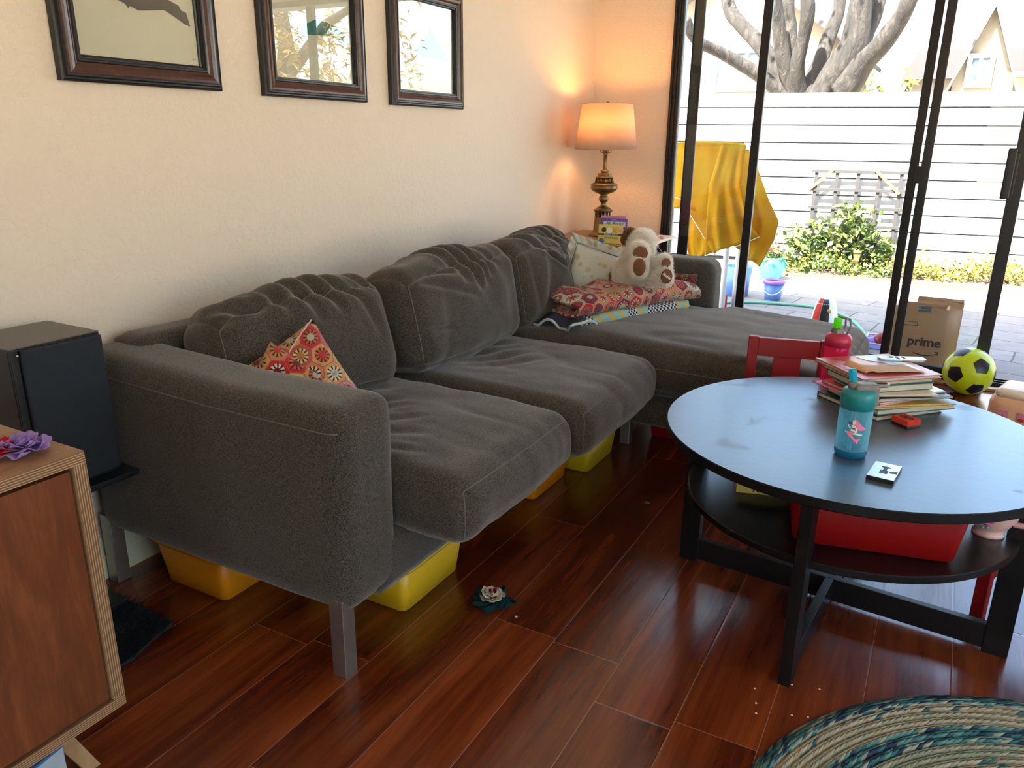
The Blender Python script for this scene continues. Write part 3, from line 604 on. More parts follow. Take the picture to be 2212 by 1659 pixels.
# bed of soil in front of the fence
bed0 = [(-6, 7.35), (-1.541, 7.823), (-0.677, 8.0), (0.068, 8.0), (0.9, 7.95), (6, 8.6), (6, 10.2), (-6, 8.2)]
tag(MB().prism(bed0, 0.03, T(0, 0, ZG-0.005)).build('garden_bed', M['soil']), kind='structure')
fence = thing('garden_fence', 'white garden fence of horizontal siding boards across the back of the patio', 'fence', (FO.x, FO.y, ZG))
fence.rotation_euler = (0, 0, math.atan2(FD.y, FD.x))
mb = MB(); zt = 1.655
bh = 0.1675
edges = [1.655, 1.51, 1.345] + [1.345-bh*k for k in range(1, 9)]
for i in range(len(edges)-1):
    z1, z0 = edges[i], max(edges[i+1], ZG)
    if z1 > ZG: mb.box((-9, -0.012, z0+0.013-ZG), (9, 0.012, z1-0.001-ZG))
mb.build('siding', M['fence'], fence)
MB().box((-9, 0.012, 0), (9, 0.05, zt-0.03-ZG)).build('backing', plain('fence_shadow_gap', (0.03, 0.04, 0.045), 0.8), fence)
# trellis; uprights and crossbars coloured dark to stand for their shadows on the fence
M['shadewood'] = plain('shadow_toned_wood', (0.022, 0.020, 0.020), 0.85)
def fpt(u, off, z): p = FO + FD*u - FN*off; return Vector((p.x, p.y, z))
tr0 = onf(1760, 374, 0.07); tr1 = onf(1953, 381, 0.07)
u0 = (tr0-FO).dot(FD); u1 = (tr1-FO).dot(FD); zt_ = tr0.z+0.02
trel = thing('trellis', 'wooden trellis coloured dark like its shadow, with orange braces, against the white fence', 'trellis', tuple(fpt((u0+u1)/2, 0.07, ZG)), math.atan2(FD.y, FD.x))
def tl(mb, a, b, w_, t=0.012):
    a = Vector((a[0]-(u0+u1)/2, a[2], a[1]-ZG)); b = Vector((b[0]-(u0+u1)/2, b[2], b[1]-ZG))
    d = b-a; mb.box((0, -w_/2, -t/2), (d.length, w_/2, t/2), fr(a, d, Vector((0, 0, 1)) if abs(d.z) < abs(d.x) else Vector((1, 0, 0))))
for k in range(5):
    u = u0+0.02+(u1-u0-0.04)*k/4; tl_ = MB(); tl(tl_, (u, ZG, 0), (u, zt_+0.02, 0), 0.034); tl_.build('upright', M['shadewood'], trel, 0.002)
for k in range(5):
    z_ = zt_ - k*0.175; tl_ = MB(); tl(tl_, (u0-0.03, z_, -0.014), (u1+0.03, z_, -0.014), 0.030); tl_.build('crossbar', M['shadewood'], trel, 0.002)
for a_, b_ in (((u0-0.03, zt_-0.175), (u0+0.17, zt_+0.02)), ((u1-0.26, zt_+0.02), (u1-0.02, zt_-0.20))):
    tl_ = MB(); tl(tl_, (*a_, -0.028), (*b_, -0.028), 0.026); tl_.build('brace', M['cedar'], trel, 0.002)

def leaves(n, region, size, mb, rnd, flat=0.5, aspect=0.5):
    for _ in range(n):
        c = region(rnd); a = rnd.uniform(0, 2*PI); tilt = rnd.gauss(0, flat); s_ = size*rnd.uniform(0.6, 1.3)
        m = Matrix.Translation(c) @ Rz(a) @ Rx(tilt) @ Ry(rnd.gauss(0, flat))
        w_ = s_*aspect
        mb.add([(0, 0, 0), (w_/2, s_*0.4, s_*0.05), (0, s_, -s_*0.12), (-w_/2, s_*0.4, s_*0.05), (0, s_*0.45, -s_*0.03)], [(0, 1, 4), (1, 2, 4), (2, 3, 4), (3, 0, 4)], m, True)
# shrub climbing the trellis
rn = random.Random(3)
shrub = thing('leafy_shrub', 'bushy green shrub with broad leaves growing up the wooden trellis', 'shrub', tuple(fpt((u0+u1)/2, 0.25, ZG)))
so = Vector(shrub.location)
blobs_ = [(0.02, 0.16, 0.20), (0.12, 0.33, 0.17), (0.25, 0.20, 0.20), (0.42, 0.30, 0.16), (0.55, 0.22, 0.22), (0.60, 0.42, 0.18), (0.72, 0.24, 0.18), (-0.12, 0.26, 0.12), (0.86, 0.16, 0.12), (0.45, 0.50, 0.12)]
def reg(r_):
    u, z, s_ = r_.choice(blobs_); p = fpt(u0+(u1-u0)*u, 0.22+r_.uniform(-0.12, 0.14), ZG+z+0.05)
    return p + Vector((r_.gauss(0, s_*0.5), 0, r_.gauss(0, s_*0.45))) - so
mb = MB(); leaves(900, reg, 0.085, mb, rn, 0.7, 0.55); mb.build('foliage', M['leafg'], shrub)
mb = MB()
for k in range(12):
    u = u0+(u1-u0)*(0.1+0.75*k/11); b_ = fpt(u*0.6+0.4*(u0+u1)/2, 0.24, ZG)-so
    mb.tube([b_, b_+Vector((rn.uniform(-.08, .08), 0, 0.2)), fpt(u, 0.2, ZG+rn.uniform(0.35, 0.6))-so], [0.008, 0.006, 0.003], 6)
mb.build('stem', M['bark'], shrub)
# low flowering border
def border(name, label, ua, ub, seedn, mat, group=None):
    r_ = random.Random(seedn); o = fpt((ua+ub)/2, 0.4, ZG); t = thing(name, label, 'plants', tuple(o)); mb = MB()
    def rg(q):
        u = q.uniform(ua, ub); return fpt(u, q.uniform(0.12, 0.66), ZG+0.03+abs(q.gauss(0, 0.07))+0.05*math.sin(u*9)) - o
    leaves(int(1500*(ub-ua)), rg, 0.045, mb, r_, 0.9, 0.7); f = mb.build('foliage', M[mat], t); 
    mb = MB(); leaves(int(170*(ub-ua)), lambda q: rg(q)+Vector((0, 0, 0.05)), 0.03, mb, r_, 0.5, 0.9); mb.build('blossoms', M['petal'], t)
    tag(f, kind='stuff'); return tag(t, kind='stuff')
border('flower_border', 'low green edging plants under the trellis beside the turquoise pot', u0-0.42, u1-0.05, 5, 'leafg')
border('flower_border', 'low yellow-green flowering border along the fence right of the trellis', u1-0.05, u1+2.6, 6, 'leafy')
# plant stake
stp = fpt((onf(1850, 560, 0.5)-FO).dot(FD), 0.5, ZG)
st = thing('garden_stake', 'small orange and green flowerpot-shaped garden stake in the bed', 'garden ornament', tuple(stp))
MB().tube([(0, 0, 0), (0, 0, 0.15)], 0.006, 8).build('stick', M['cedar'], st); MB().lathe([(0.018, 0.13), (0.034, 0.22), (0.034, 0.225)], 16).build('cup', plain('terracotta_orange', (0.75, 0.22, 0.05), 0.5), st)
MB().lathe([(0.038, 0.222), (0.040, 0.25), (0.0, 0.258)], 16).build('rim', M['leafg'], st)

# turquoise pot
pp = at(1663, 603, z=ZG)
pot = thing('flower_pot', 'large turquoise glazed flower pot with red flowers at the edge of the bed', 'plant pot', (pp.x, pp.y, ZG))
MB().lathe([(0.0, 0), (0.085, 0), (0.105, 0.03), (0.13, 0.10), (0.135, 0.15), (0.12, 0.19), (0.108, 0.20), (0.115, 0.212), (0.105, 0.212), (0.098, 0.18), (0, 0.175)], 28).build('pot', M['potteal'], pot)
mb = MB(); rn = random.Random(9); leaves(260, lambda q: Vector((q.gauss(0, 0.06), q.gauss(0, 0.06), 0.19+abs(q.gauss(0, 0.045)))), 0.05, mb, rn, 0.8); mb.build('foliage', M['leafg'], pot)
mb = MB()
for _ in range(9):
    c = Vector((rn.gauss(0, 0.05), rn.gauss(0, 0.05), 0.26+rn.uniform(0, 0.05)))
    leaves(9, lambda q: c, 0.022, mb, rn, 0.9, 0.9)
mb.build('blossoms', M['redpetal'], pot)
# purple bucket
pp = at(1668, 647, z=ZG)
bk = thing('toy_bucket', 'purple and blue plastic toy bucket standing on the shaded flagstones', 'bucket', (pp.x, pp.y, ZG))
MB().lathe([(0.0, 0), (0.062, 0), (0.078, 0.135), (0.074, 0.135), (0.058, 0.006), (0, 0.006)], 28).build('bucket_body', M['blueplastic'], bk)
MB().lathe([(0.074, 0.135), (0.092, 0.137), (0.094, 0.150), (0.088, 0.162), (0.078, 0.164), (0.074, 0.15)], 28, closed=True).build('rim', M['purple'], bk)
MB().tube([(0.088*math.cos(a), -0.088*abs(math.sin(a))*0.55-0.02, 0.15-0.10*math.sin(a)) for a in [PI*k/14 for k in range(15)]], 0.004, 8).build('handle', M['pvc'], bk)
# hose
pts = [at(px, py, z=ZG+0.012) for px, py in ((1380, 668), (1480, 660), (1560, 654), (1620, 653), (1680, 656), (1740, 661), (1800, 672), (1850, 700), (1868, 740), (1800, 800), (1700, 830))]
def smooth_pts(pts, k=8):
    out = []; P_ = [pts[0]]+pts+[pts[-1]]
    for i in range(1, len(P_)-2):
        for j in range(k):
            t = j/k; a, b, c, d = P_[i-1], P_[i], P_[i+1], P_[i+2]
            out.append(0.5*((2*b)+(c-a)*t+(2*a-5*b+4*c-d)*t*t+(3*b-a-3*c+d)*t**3))
    out.append(pts[-1]); return out
tag(MB().tube(smooth_pts(pts), 0.011, 8).build('garden_hose', M['hose']), 'green garden hose lying across the shaded flagstones', 'hose')
# egg-shaped toy dome seen behind the chaise
pp = at(1779, 700, y=5.55)
dome = thing('ride_on_toy', 'rounded white plastic ride-on toy with red stripe, behind the chaise cushion outside', 'toy', (pp.x, 5.55, ZG))
def domept(u, v, rx=0.085, ry=0.13, h=0.29, off=0.0):
    a = PI*u; return (rx*math.cos(a)*(1-0.0*v), 0, 0)
zt_d = at(1779, 636, y=5.55).z - ZG
prof = [(0.095, 0.0), (0.098, 0.08), (0.090, 0.15), (0.070, zt_d-0.05), (0.045, zt_d-0.015), (0.02, zt_d-0.002), (0, zt_d)]
MB().lathe(prof, 28, Matrix.Diagonal((0.85, 1.3, 1, 1))).build('shell', M['pvc'], dome)
def strip(a0, a1, out, mat, nm, zlo=0.06):
    mb = MB(); mb.grid(lambda u, v: ((lambda r, z, a: (0.85*r*math.cos(a)*out, 1.3*r*math.sin(a)*out, z*1.002))(prof_r(zlo+(zt_d-zlo)*v), zlo+(zt_d-zlo)*v, a0+(a1-a0)*u)), 6, 10); mb.build(nm, mat, dome)
def prof_r(z):
    for (r0, z0), (r1, z1) in zip(prof, prof[1:]):
        if z <= z1: return r0+(r1-r0)*(z-z0)/(z1-z0)
    return 0
strip(R(215), R(255), 1.02, M['foam'], 'red_stripe'); strip(R(258), R(300), 1.02, M['ballblack'], 'dark_panel', 0.05)
MB().sphere((0.035, -0.098, zt_d-0.09), 0.014, sc=(1, 0.6, 1)).build('gold_knob', M['gold'], dome)
# storage tote with toys at right of chaise
a = at(1880, 735, y=5.35); b = at(1962, 735, y=5.35); zt2 = a.z
tote = thing('toy_tote', 'clear lilac plastic tote of toys standing outside the glass behind the chaise corner', 'storage tote', ((a.x+b.x)/2, 5.4, ZG))
hw = (b.x-a.x)/2+0.03; hh = zt2-ZG
m_l = m_tint('lilac_clear', (0.72, 0.72, 0.95), 0.5)
mb = MB(); mb.box((-hw, -0.14, 0), (hw, -0.136, hh)); mb.box((-hw, 0.136, 0), (hw, 0.14, hh)); mb.box((-hw, -0.14, 0), (-hw+0.004, 0.14, hh)); mb.box((hw-0.004, -0.14, 0), (hw, 0.14, hh)); mb.box((-hw, -0.14, 0), (hw, 0.14, 0.004))
mb.build('tub', m_l, tote); mb = MB(); mb.tube([(-hw, -0.14, hh), (hw, -0.14, hh), (hw, 0.14, hh), (-hw, 0.14, hh)], 0.006, 8, closed=True); mb.build('rim', M['pvc'], tote)
tb = [('red ball', (-0.04, 0, hh-0.01), 0.06, 'redpaint', 'coral red toy ball on top of the outdoor toy tote'), ('purple', (-0.11, -0.03, hh-0.03), 0.045, 'purple', 'purple toy ball in the outdoor toy tote, left of the coral one'), ('o', (0.05, 0.02, hh-0.02), 0.055, 'orange', 'orange toy ball in the outdoor toy tote')]
for nm, c, r_, mt, lb in tb: tag(MB().sphere((tote.location.x+c[0], 5.4+c[1], ZG+c[2]), r_).build('toy_ball', M[mt]), lb, 'ball', 'toy balls in the tote')

# yellow tarp draped over a play table frame
YT = 5.7
frame_t = thing('play_table', 'white pipe-framed play table mostly hidden under the yellow tarp', 'table', (-1.53, YT, ZG))
for i, (dx, dy) in enumerate(((0.20, -0.16), (0.29, -0.02), (-0.22, -0.16), (-0.22, 0.2), (0.20, 0.22))):
    hh_ = 1.19 if i != 1 else 0.8
    MB().tube([(dx, dy, 0), (dx, dy, hh_)], 0.020, 14).build('leg', M['pvc'], frame_t)
MB().box((-0.24, -0.18, 1.19), (0.23, 0.24, 1.215)).build('top', M['pvc'], frame_t)
MB().box((-0.20, -0.12, 0.0), (0.16, 0.18, 0.14)).build('red_base', M['red'], frame_t, 0.02); 
tp = lambda px, py, y: at(px, py, y=y)
tarp = MB()
# main sheet hanging in front, drawn as rows of points from the top edge down to the hems
def sheet(rows, nu=28, nv=24, amp=0.012, sd=0):
    rows = [[tp(*p) for p in r_] for r_ in rows]
    def fn(u, v):
        def along(r_):
            x = u*(len(r_)-1); i = min(int(x), len(r_)-2); return r_[i].lerp(r_[i+1], x-i)
        y = v*(len(rows)-1); j = min(int(y), len(rows)-2); p = along(rows[j]).lerp(along(rows[j+1]), y-j)
        q = noise.noise(Vector((u*5+sd, v*1.2, sd))); return tuple(p + Vector((0.3*amp*q, amp*q*2.2*min(1, v*3+0.15), 0)))
    tarp.grid(fn, nu, nv)
yf = YT-0.20
sheet([[(1440, 309, yf+0.42), (1520, 305, yf+0.42), (1608, 309, yf+0.42)], [(1425, 314, yf), (1520, 309, yf), (1612, 316, yf)], [(1420, 380, yf-.01), (1520, 385, yf-.03), (1600, 360, yf)], [(1415, 440, yf-.01), (1490, 455, yf-.06), (1590, 470, yf-.02)], [(1412, 410, yf), (1470, 430, yf-.05), (1545, 552, yf-.06)]], sd=1)
sheet([[(1560, 309, yf-.01), (1612, 314, yf+.0)], [(1530, 400, yf-.05), (1600, 400, yf-.06)], [(1525, 480, yf-.08), (1612, 470, yf-.07)], [(1522, 552, yf-.06), (1640, 512, yf-.04)]], sd=2)
sheet([[(1585, 309, yf+.03), (1608, 311, yf+.42)], [(1582, 350, yf+.02), (1632, 350, yf+.30)], [(1580, 420, yf+.01), (1660, 430, yf+.15)], [(1580, 500, yf-.03), (1683, 480, yf+.08)], [(1570, 512, yf-.02), (1672, 520, yf+.05)], [(1585, 530, yf), (1641, 576, yf+.02)]], sd=3)
sheet([[(1480, 330, yf+.06), (1560, 330, yf+.08)], [(1478, 440, yf+.1), (1560, 450, yf+.1)], [(1480, 520, yf+.12), (1540, 530, yf+.12)], [(1490, 560, yf+.12), (1530, 548, yf+.12)]], sd=4)
to = tarp.build('tarp', M['tarp'], None, solid=0.002); tag(to, 'large yellow tarp with grey hem draped over the play table outside', 'tarp')
hem = MB()
hem.tube([tp(1412, 410, yf-.006), tp(1470, 430, yf-.056), tp(1545, 552, yf-.066)], 0.003, 6); hem.tube([tp(1522, 552, yf-.066), tp(1560, 545, yf-.063), tp(1640, 512, yf-.046)], 0.003, 6)
hem.tube([tp(1683, 480, yf+.08), tp(1672, 520, yf+.05), tp(1641, 576, yf+.02), tp(1585, 530, yf)], 0.003, 6)
hem.build('hem', M['pvc'], to)
tag(MB().lathe([(0, 0), (0.10, 0), (0.12, 0.25), (0.115, 0.25), (0.095, 0.01), (0, 0.01)], 24, T(at(1592, 600, y=6.6).x, 6.6, ZG)).build('blue_tub', M['blueplastic']), 'blue plastic tub behind the legs under the yellow tarp', 'tub')

# paper bags
a, b = at(1938, 652, y=4.85), at(2054, 655, y=4.85)
bw = b.x-a.x; bx = (a.x+b.x)/2; bhh = (a.z - ZG)*0.95
bag = thing('paper_bag', 'brown paper grocery bag with dark lettering standing just outside the glass', 'bag', (bx, 4.93, ZG))
mb = MB(); hw = bw/2; dd = 0.085
def ring(z, k, dz=0): return [(-hw*k, -dd*k, z), (hw*k, -dd*k, z), (hw*k+0.0, 0, z), (hw*k, dd*k, z), (-hw*k, dd*k, z), (-hw*k, 0, z)]
vs = ring(0, 0.98)+ring(bhh*0.5, 1.0)+ring(bhh, 1.0)
vs[14] = (hw-0.012, 0, bhh); vs[17] = (-hw+0.012, 0, bhh)
fs = [tuple(reversed(range(6)))] + [(i*6+j, i*6+(j+1) % 6, (i+1)*6+(j+1) % 6, (i+1)*6+j) for i in range(2) for j in range(6)]
mb.add(vs, fs); mb.build('bag_body', M['kraft'], bag, solid=0.002)
bm_ = lambda px, py: (lambda p: (p.x-bx, p.z-ZG))(at(px, py, y=4.845))
cx, cz = bm_(1996, 739)
text('prime', 0.072, M['kraftink'], bag, T(cx, -dd-0.003, cz) @ Rx(PI/2), 'lettering', bold=0.0016)
sx_, sz_ = bm_(1997, 764)
arc = [(sx_+0.062*(-1+2*k/16), -dd-0.003, sz_+0.016*((-1+2*k/16)**2)-0.012+0.004*k/16) for k in range(17)]
mb = MB(); mb.tube(arc, [0.0012+0.0022*math.sin(PI*min(1, k/13)) for k in range(17)], 8); 
e = arc[-1]; mb.add([(e[0]+0.006, -dd-0.003, e[2]+0.010), (e[0]-0.014, -dd-0.003, e[2]+0.010), (e[0]-0.013, -dd-0.003, e[2]+0.006), (e[0], -dd-0.003, e[2]+0.005), (e[0]-0.002, -dd-0.003, e[2]-0.010), (e[0]+0.003, -dd-0.003, e[2]-0.008)], [(0, 1, 2, 3), (0, 3, 4, 5)])
mb.build('arrow', M['kraftink'], bag, merge=1e-7)
lx, lz = bm_(1999, 664); MB().box((lx-0.032, -dd-0.004, lz-0.024), (lx+0.032, -dd-0.0005, lz+0.010)).build('sticker', plain('sticker_slate', (0.10, 0.11, 0.13), 0.5), bag)
text('PW  ▪▪▪▪  12', 0.013, M['whitecard'], bag, T(lx, -dd-0.006, lz-0.012) @ Rx(PI/2), 'sticker_print')
lx, lz = bm_(1958, 697); mb = MB()
for q in ((-0.045, -0.011, 0.045, -0.009), (-0.045, 0.009, 0.045, 0.011), (-0.045, -0.011, -0.043, 0.011), (0.043, -0.011, 0.045, 0.011)): mb.box((lx+q[0]+0.012, -dd-0.003, lz+q[1]), (lx+q[2]+0.012, -dd-0.0005, lz+q[3]))
mb.build('printed_box', M['kraftink'], bag)
bag2 = thing('paper_bag', 'second brown paper bag half hidden behind the lettered one', 'bag', (bx+0.085, 5.16, ZG))
hw2 = 0.12; mb = MB(); mb.add([(-hw2, -0.07, 0), (hw2, -0.07, 0), (hw2, 0.07, 0), (-hw2, 0.07, 0), (-hw2, -0.07, bhh*1.0), (hw2, -0.07, bhh), (hw2, 0.07, bhh), (-hw2, 0.07, bhh)], [(3, 2, 1, 0), (0, 1, 5, 4), (1, 2, 6, 5), (2, 3, 7, 6), (3, 0, 4, 7)]); mb.build('bag_body', M['kraft'], bag2, solid=0.002)

# tree beyond the fence
YTR = 11.5
def limb(mb, pts, y=YTR, k=1.0, wob=0.02):
    P_ = smooth_pts([at(px, py, y=y+dy) for px, py, w_, dy in pts], 7); n_ = len(P_)
    ws = []
    for i in range(n_):
        t = i/(n_-1)*(len(pts)-1); j = min(int(t), len(pts)-2); ws.append((pts[j][2]*(1-(t-j))+pts[j+1][2]*(t-j))/2*0.00625*k*(y/YTR))
    P_ = [p+Vector((wob*noise.noise(p*3), wob*noise.noise(p*3+Vector((5, 5, 5))), 0)) for p in P_]
    ws = [w_*(1+0.13*noise.noise(p*2.5)) for w_, p in zip(ws, P_)]
    mb.tube(P_, ws, 14)
tree = thing('bare_tree', 'large bare many-limbed tree with rough brown bark behind the white fence', 'tree', (at(1745, 205, y=YTR).x, YTR, ZG))
tm = MB()
limb(tm, [(1700, 215, 34, 0), (1660, 176, 30, -.1), (1600, 138, 28, -.3), (1545, 108, 24, -.5), (1505, 88, 22, -.7), (1480, 40, 20, -.9)])
limb(tm, [(1712, 205, 40, 0), (1678, 150, 34, .1), (1640, 95, 34, .2), (1600, 55, 32, .3), (1575, 15, 30, .4), (1560, -60, 24, .5)])
limb(tm, [(1722, 210, 40, 0), (1695, 140, 32, -.1), (1685, 70, 30, -.2), (1672, 0, 28, -.3), (1665, -60, 24, -.3)])
limb(tm, [(1726, 210, 44, 0), (1706, 130, 34, .2), (1704, 60, 32, .3), (1700, 15, 32, .3), (1712, -60, 28, .4)])
limb(tm, [(1728, 205, 38, 0), (1722, 140, 30, -.2), (1738, 75, 26, -.3), (1745, 15, 28, -.4), (1742, -60, 24, -.4)])
limb(tm, [(1740, 212, 44, 0), (1768, 145, 36, .2), (1792, 75, 30, .4), (1812, 15, 26, .5), (1815, -60, 24, .6)])
limb(tm, [(1770, 215, 60, 0), (1800, 165, 56, 0), (1838, 110, 58, 0), (1850, 60, 50, 0), (1862, -10, 44, 0), (1870, -60, 40, 0)])
limb(tm, [(1850, 120, 44, 0), (1870, 70, 32, .2), (1892, 30, 28, .3), (1915, -60, 26, .4)])
limb(tm, [(1815, 200, 60, 0), (1855, 150, 48, -.1), (1905, 95, 38, -.3), (1940, 50, 34, -.4), (1962, 10, 32, -.5), (1985, -60, 28, -.5)])
tm.tube([at(1755, 214, y=YTR), Vector((at(1755, 214, y=YTR).x, YTR, ZG-0.2))], [0.33, 0.36], 16)
for v_ in range(len(tm.v)): tm.v[v_] = tuple(Vector(tm.v[v_]) - Vector(tree.location))
tm.build('trunk', M['bark'], tree)
# crown above the view, casts dappled shade
cr = MB(); rn = random.Random(12); tx = tree.location.x
leaves(1400, lambda q: Vector((q.gauss(0.2, 1.5), q.gauss(-0.5, 1.2), 6.0+q.gauss(0, 0.5))), 0.16, cr, rn, 0.9, 0.5); cr.build('foliage', M['leafg'], tree)

# houses beyond the fence
def gable(name, label, y, px0, px1, depth, eave_py, ridge, wallm, roofm):
    a, b = at(px0, eave_py, y=y), at(px1, eave_py, y=y)
    t = thing(name, label, 'house', ((a.x+b.x)/2, y, ZG)); W_ = (b.x-a.x)/2; he = (a.z+b.z)/2-ZG
    MB().prism([(-W_, 0), (W_, 0), (W_, he), (0, he+ridge), (-W_, he)], depth, fr((0, 0, 0), (1, 0, 0), (0, 0, 1)) @ T(0, 0, -depth)).build('wall', M[wallm], t)
    mb = MB(); ov = 0.25
    for s in (-1, 1):
        sl = ridge/W_; mb.add([(0, -0.2, he+ridge+0.06), (s*(W_+ov), -0.2, he-sl*ov+0.06), (s*(W_+ov), depth+0.2, he-sl*ov+0.06), (0, depth+0.2, he+ridge+0.06), (0, -0.2, he+ridge-0.04), (s*(W_+ov), -0.2, he-sl*ov-0.04), (s*(W_+ov), depth+0.2, he-sl*ov-0.04), (0, depth+0.2, he+ridge-0.04)],
            [(0, 1, 2, 3), (7, 6, 5, 4), (0, 4, 5, 1), (1, 5, 6, 2), (2, 6, 7, 3)])
    mb.build('roof', M[roofm], t); return t
def win(t, y, px0, py0, px1, py1, nb=1):
    a, b = at(px0, py1, y=y), at(px1, py0, y=y); o = Vector(t.location)
    f = MB(); x0, x1, z0, z1 = a.x-o.x, b.x-o.x, a.z-o.z, b.z-o.z; k = 0.07; yy = y-o.y-0.04
    f.box((x0-k, yy-0.03, z0-k), (x1+k, yy+0.02, z0)); f.box((x0-k, yy-0.03, z1), (x1+k, yy+0.02, z1+k)); f.box((x0-k, yy-0.03, z0), (x0, yy+0.02, z1)); f.box((x1, yy-0.03, z0), (x1+k, yy+0.02, z1))
    for i in range(1, nb+1): xm = x0+(x1-x0)*i/(nb+1); f.box((xm-0.03, yy-0.02, z0), (xm+0.03, yy+0.02, z1))
    w_ = f.build('window', M['white'], t); MB().box((x0, yy-0.005, z0), (x1, yy+0.01, z1)).build('pane', M['extglass'], w_)
h1_ = gable('beige_house', 'pale beige neighbouring house behind the many-limbed tree', 15.0, 1380, 1800, 6, 82, 1.2, 'stucco', 'slate')
win(h1_, 15.0, 1548, 112, 1680, 190, 1)
e0, e1 = at(1948, 172, y=20), at(2600, 172, y=20); rg = at(2000, 110, y=24)
h2_ = thing('neighbouring_house', 'pale house with low brown shingle roof behind the fence, left of the small gable', 'house', ((e0.x+e1.x)/2, 20, ZG)); hw_ = (e1.x-e0.x)/2; he_ = e0.z-ZG; hr_ = rg.z-ZG
MB().box((-hw_+0.2, 0.2, 0), (hw_-0.2, 7.8, he_)).build('wall', M['stucco'], h2_)
MB().prism([(0, he_), (8, he_), (4, hr_)], 2*hw_, fr((-hw_, 0, 0), (0, 1, 0), (0, 0, 1))).build('roof', M['roof'], h2_)
h3_ = gable('small_gabled_house', 'narrow pale gable with a white-framed window above the fence at right', 16.0, 2058, 2190, 2, 175, 1.15, 'stucco', 'slate')
win(h3_, 16.0, 2092, 125, 2140, 180, 1)
def bush(name, label, px0, py0, px1, y, sd):
    a, b = at(px0, py0, y=y), at(px1, py0, y=y); t = thing(name, label, 'bush', ((a.x+b.x)/2, y, ZG)); W_ = (b.x-a.x)/2; H_ = a.z-ZG; mb = MB(); r_ = random.Random(sd)
    def rg(q):
        an = q.uniform(0, 2*PI); rr = W_*math.sqrt(q.random()); z = H_*(1-(rr/W_)**2*0.35)*q.uniform(0.35, 1.0); return Vector((rr*math.cos(an), rr*math.sin(an), z))
    leaves(700, rg, 0.13, mb, r_, 0.8, 0.6); mb.build('foliage', M['leafy'], t); MB().tube([(0, 0, 0), (0, 0, H_*0.6)], 0.04, 8).build('stem', M['bark'], t)
bush('golden_bush', 'yellow-green bush behind the fence right of the big tree', 1838, 152, 1925, 12.5, 4)
bush('golden_bush', 'narrower yellow-green bush behind the fence against the brown-roofed house', 1940, 148, 1992, 12.8, 8)
# weeping tree out to the right; it shows in the picture glass
wt = thing('weeping_tree', 'weeping tree with orange and green hanging foliage far out to the right', 'tree', (9.2, 13.2, ZG))
mb = MB(); mb.tube([(0, 0, 0), (0.15, 0.1, 1.6), (-0.2, 0.1, 3.0), (-0.1, 0, 4.5)], [0.28, 0.22, 0.18, 0.1], 12); mb.tube([(-0.1, 0.1, 2.2), (1.3, 0.1, 3.3), (2.2, 0, 3.9)], [0.14, 0.1, 0.05], 10); mb.tube([(-0.1, 0.1, 2.4), (-1.4, 0, 3.4), (-2.4, 0, 3.8)], [0.14, 0.1, 0.05], 10); mb.build('trunk', M['bark'], wt)
mb = MB(); rn = random.Random(21); 
ctr = [(rn.uniform(-3.4, 3.2), rn.uniform(-1.5, 1.5), rn.uniform(2.2, 4.6)) for _ in range(90)]
def wr(q):
    c = q.choice(ctr); return Vector((c[0]+q.gauss(0, 0.14), c[1]+q.gauss(0, 0.14), c[2]-abs(q.gauss(0, 0.45))))
leaves(3800, wr, 0.20, mb, rn, 0.5, 0.3); mb.build('foliage', M['leafo'], wt)
# ================================================================== SOFA
SL = Vector((-1.45, 2.3, 0)); SM = T(*(-SL))
sofa = thing('sectional_sofa', 'grey-brown fabric L-shaped sofa with chaise, on square metal legs along the left wall', 'sofa', tuple(SL))
def soft(name, size, center, rot=I4, mat='fabric', parent=None, seam=None, uv=None, **kw):
    vs, fs, ev = cushion(size, **kw); m = SM @ T(*center) @ rot
    o = MB().add(vs, fs, m, True, uv and planar_uv(vs, *uv)).build(name, M[mat], parent or sofa)
    if seam:
        mb = MB()
        for path in seam: mb.tube([m @ (lambda p: p)(ev(*q)) for q in path], 0.0016, 5)
        mb.build('seam', M['seam'], o)
    return o
def face_loop(ax, s, k=24, e=0.985):
    """closed path just inside the border of the face ax=s"""
    a, b = [i for i in range(3) if i != ax]; pts = []
    for (p0, p1) in (((-1, -1), (1, -1)), ((1, -1), (1, 1)), ((1, 1), (-1, 1)), ((-1, 1), (-1, -1))):
        for i in range(k):
            t = i/k; c = [0, 0, 0]; c[ax] = s; c[a] = (p0[0]+(p1[0]-p0[0])*t)*e; c[b] = (p0[1]+(p1[1]-p0[1])*t)*e; pts.append(tuple(c))
    pts.append(pts[0]); return pts
ZB = 0.165
def armshape(p, u, v, w_):
    if w_ > 0: p.z += 0.035*max(0, w_)*max(0, -p.x+0.05)*1.2
    return p
soft('arm', (0.885, 0.20, 0.492), (-1.4725, 1.232, ZB+0.246), rnd=0.045, n=(30, 10, 18), shape=armshape, wr=0.003, wf=(4, 4, 4), bulge=(0.004, 0.005, 0.0),
     seam=[[(u, -0.99, 0.80) for u in [-1+2*i/40 for i in range(41)]]])
soft('arm', (1.04, 0.20, 0.525), (-1.395, 3.525, ZB+0.262), rnd=0.06, n=(30, 10, 18), wr=0.003, wf=(4, 4, 4), bulge=(0.004, 0.005, 0.0))
soft('back_frame', (0.14, 2.32, 0.53), (-1.845, 2.39, ZB+0.265), rnd=0.04, n=(8, 50, 14), wr=0.003, wf=(4, 4, 4))
soft('seat_base', (0.745, 1.38, 0.140), (-1.4035, 1.93, ZB+0.070), rnd=0.014, n=(12, 24, 6))
MB().box((-1.76, 1.32, ZB-0.012), (-1.06, 2.62, ZB-0.004), SM).build('underlining', M['darkfab'], sofa)
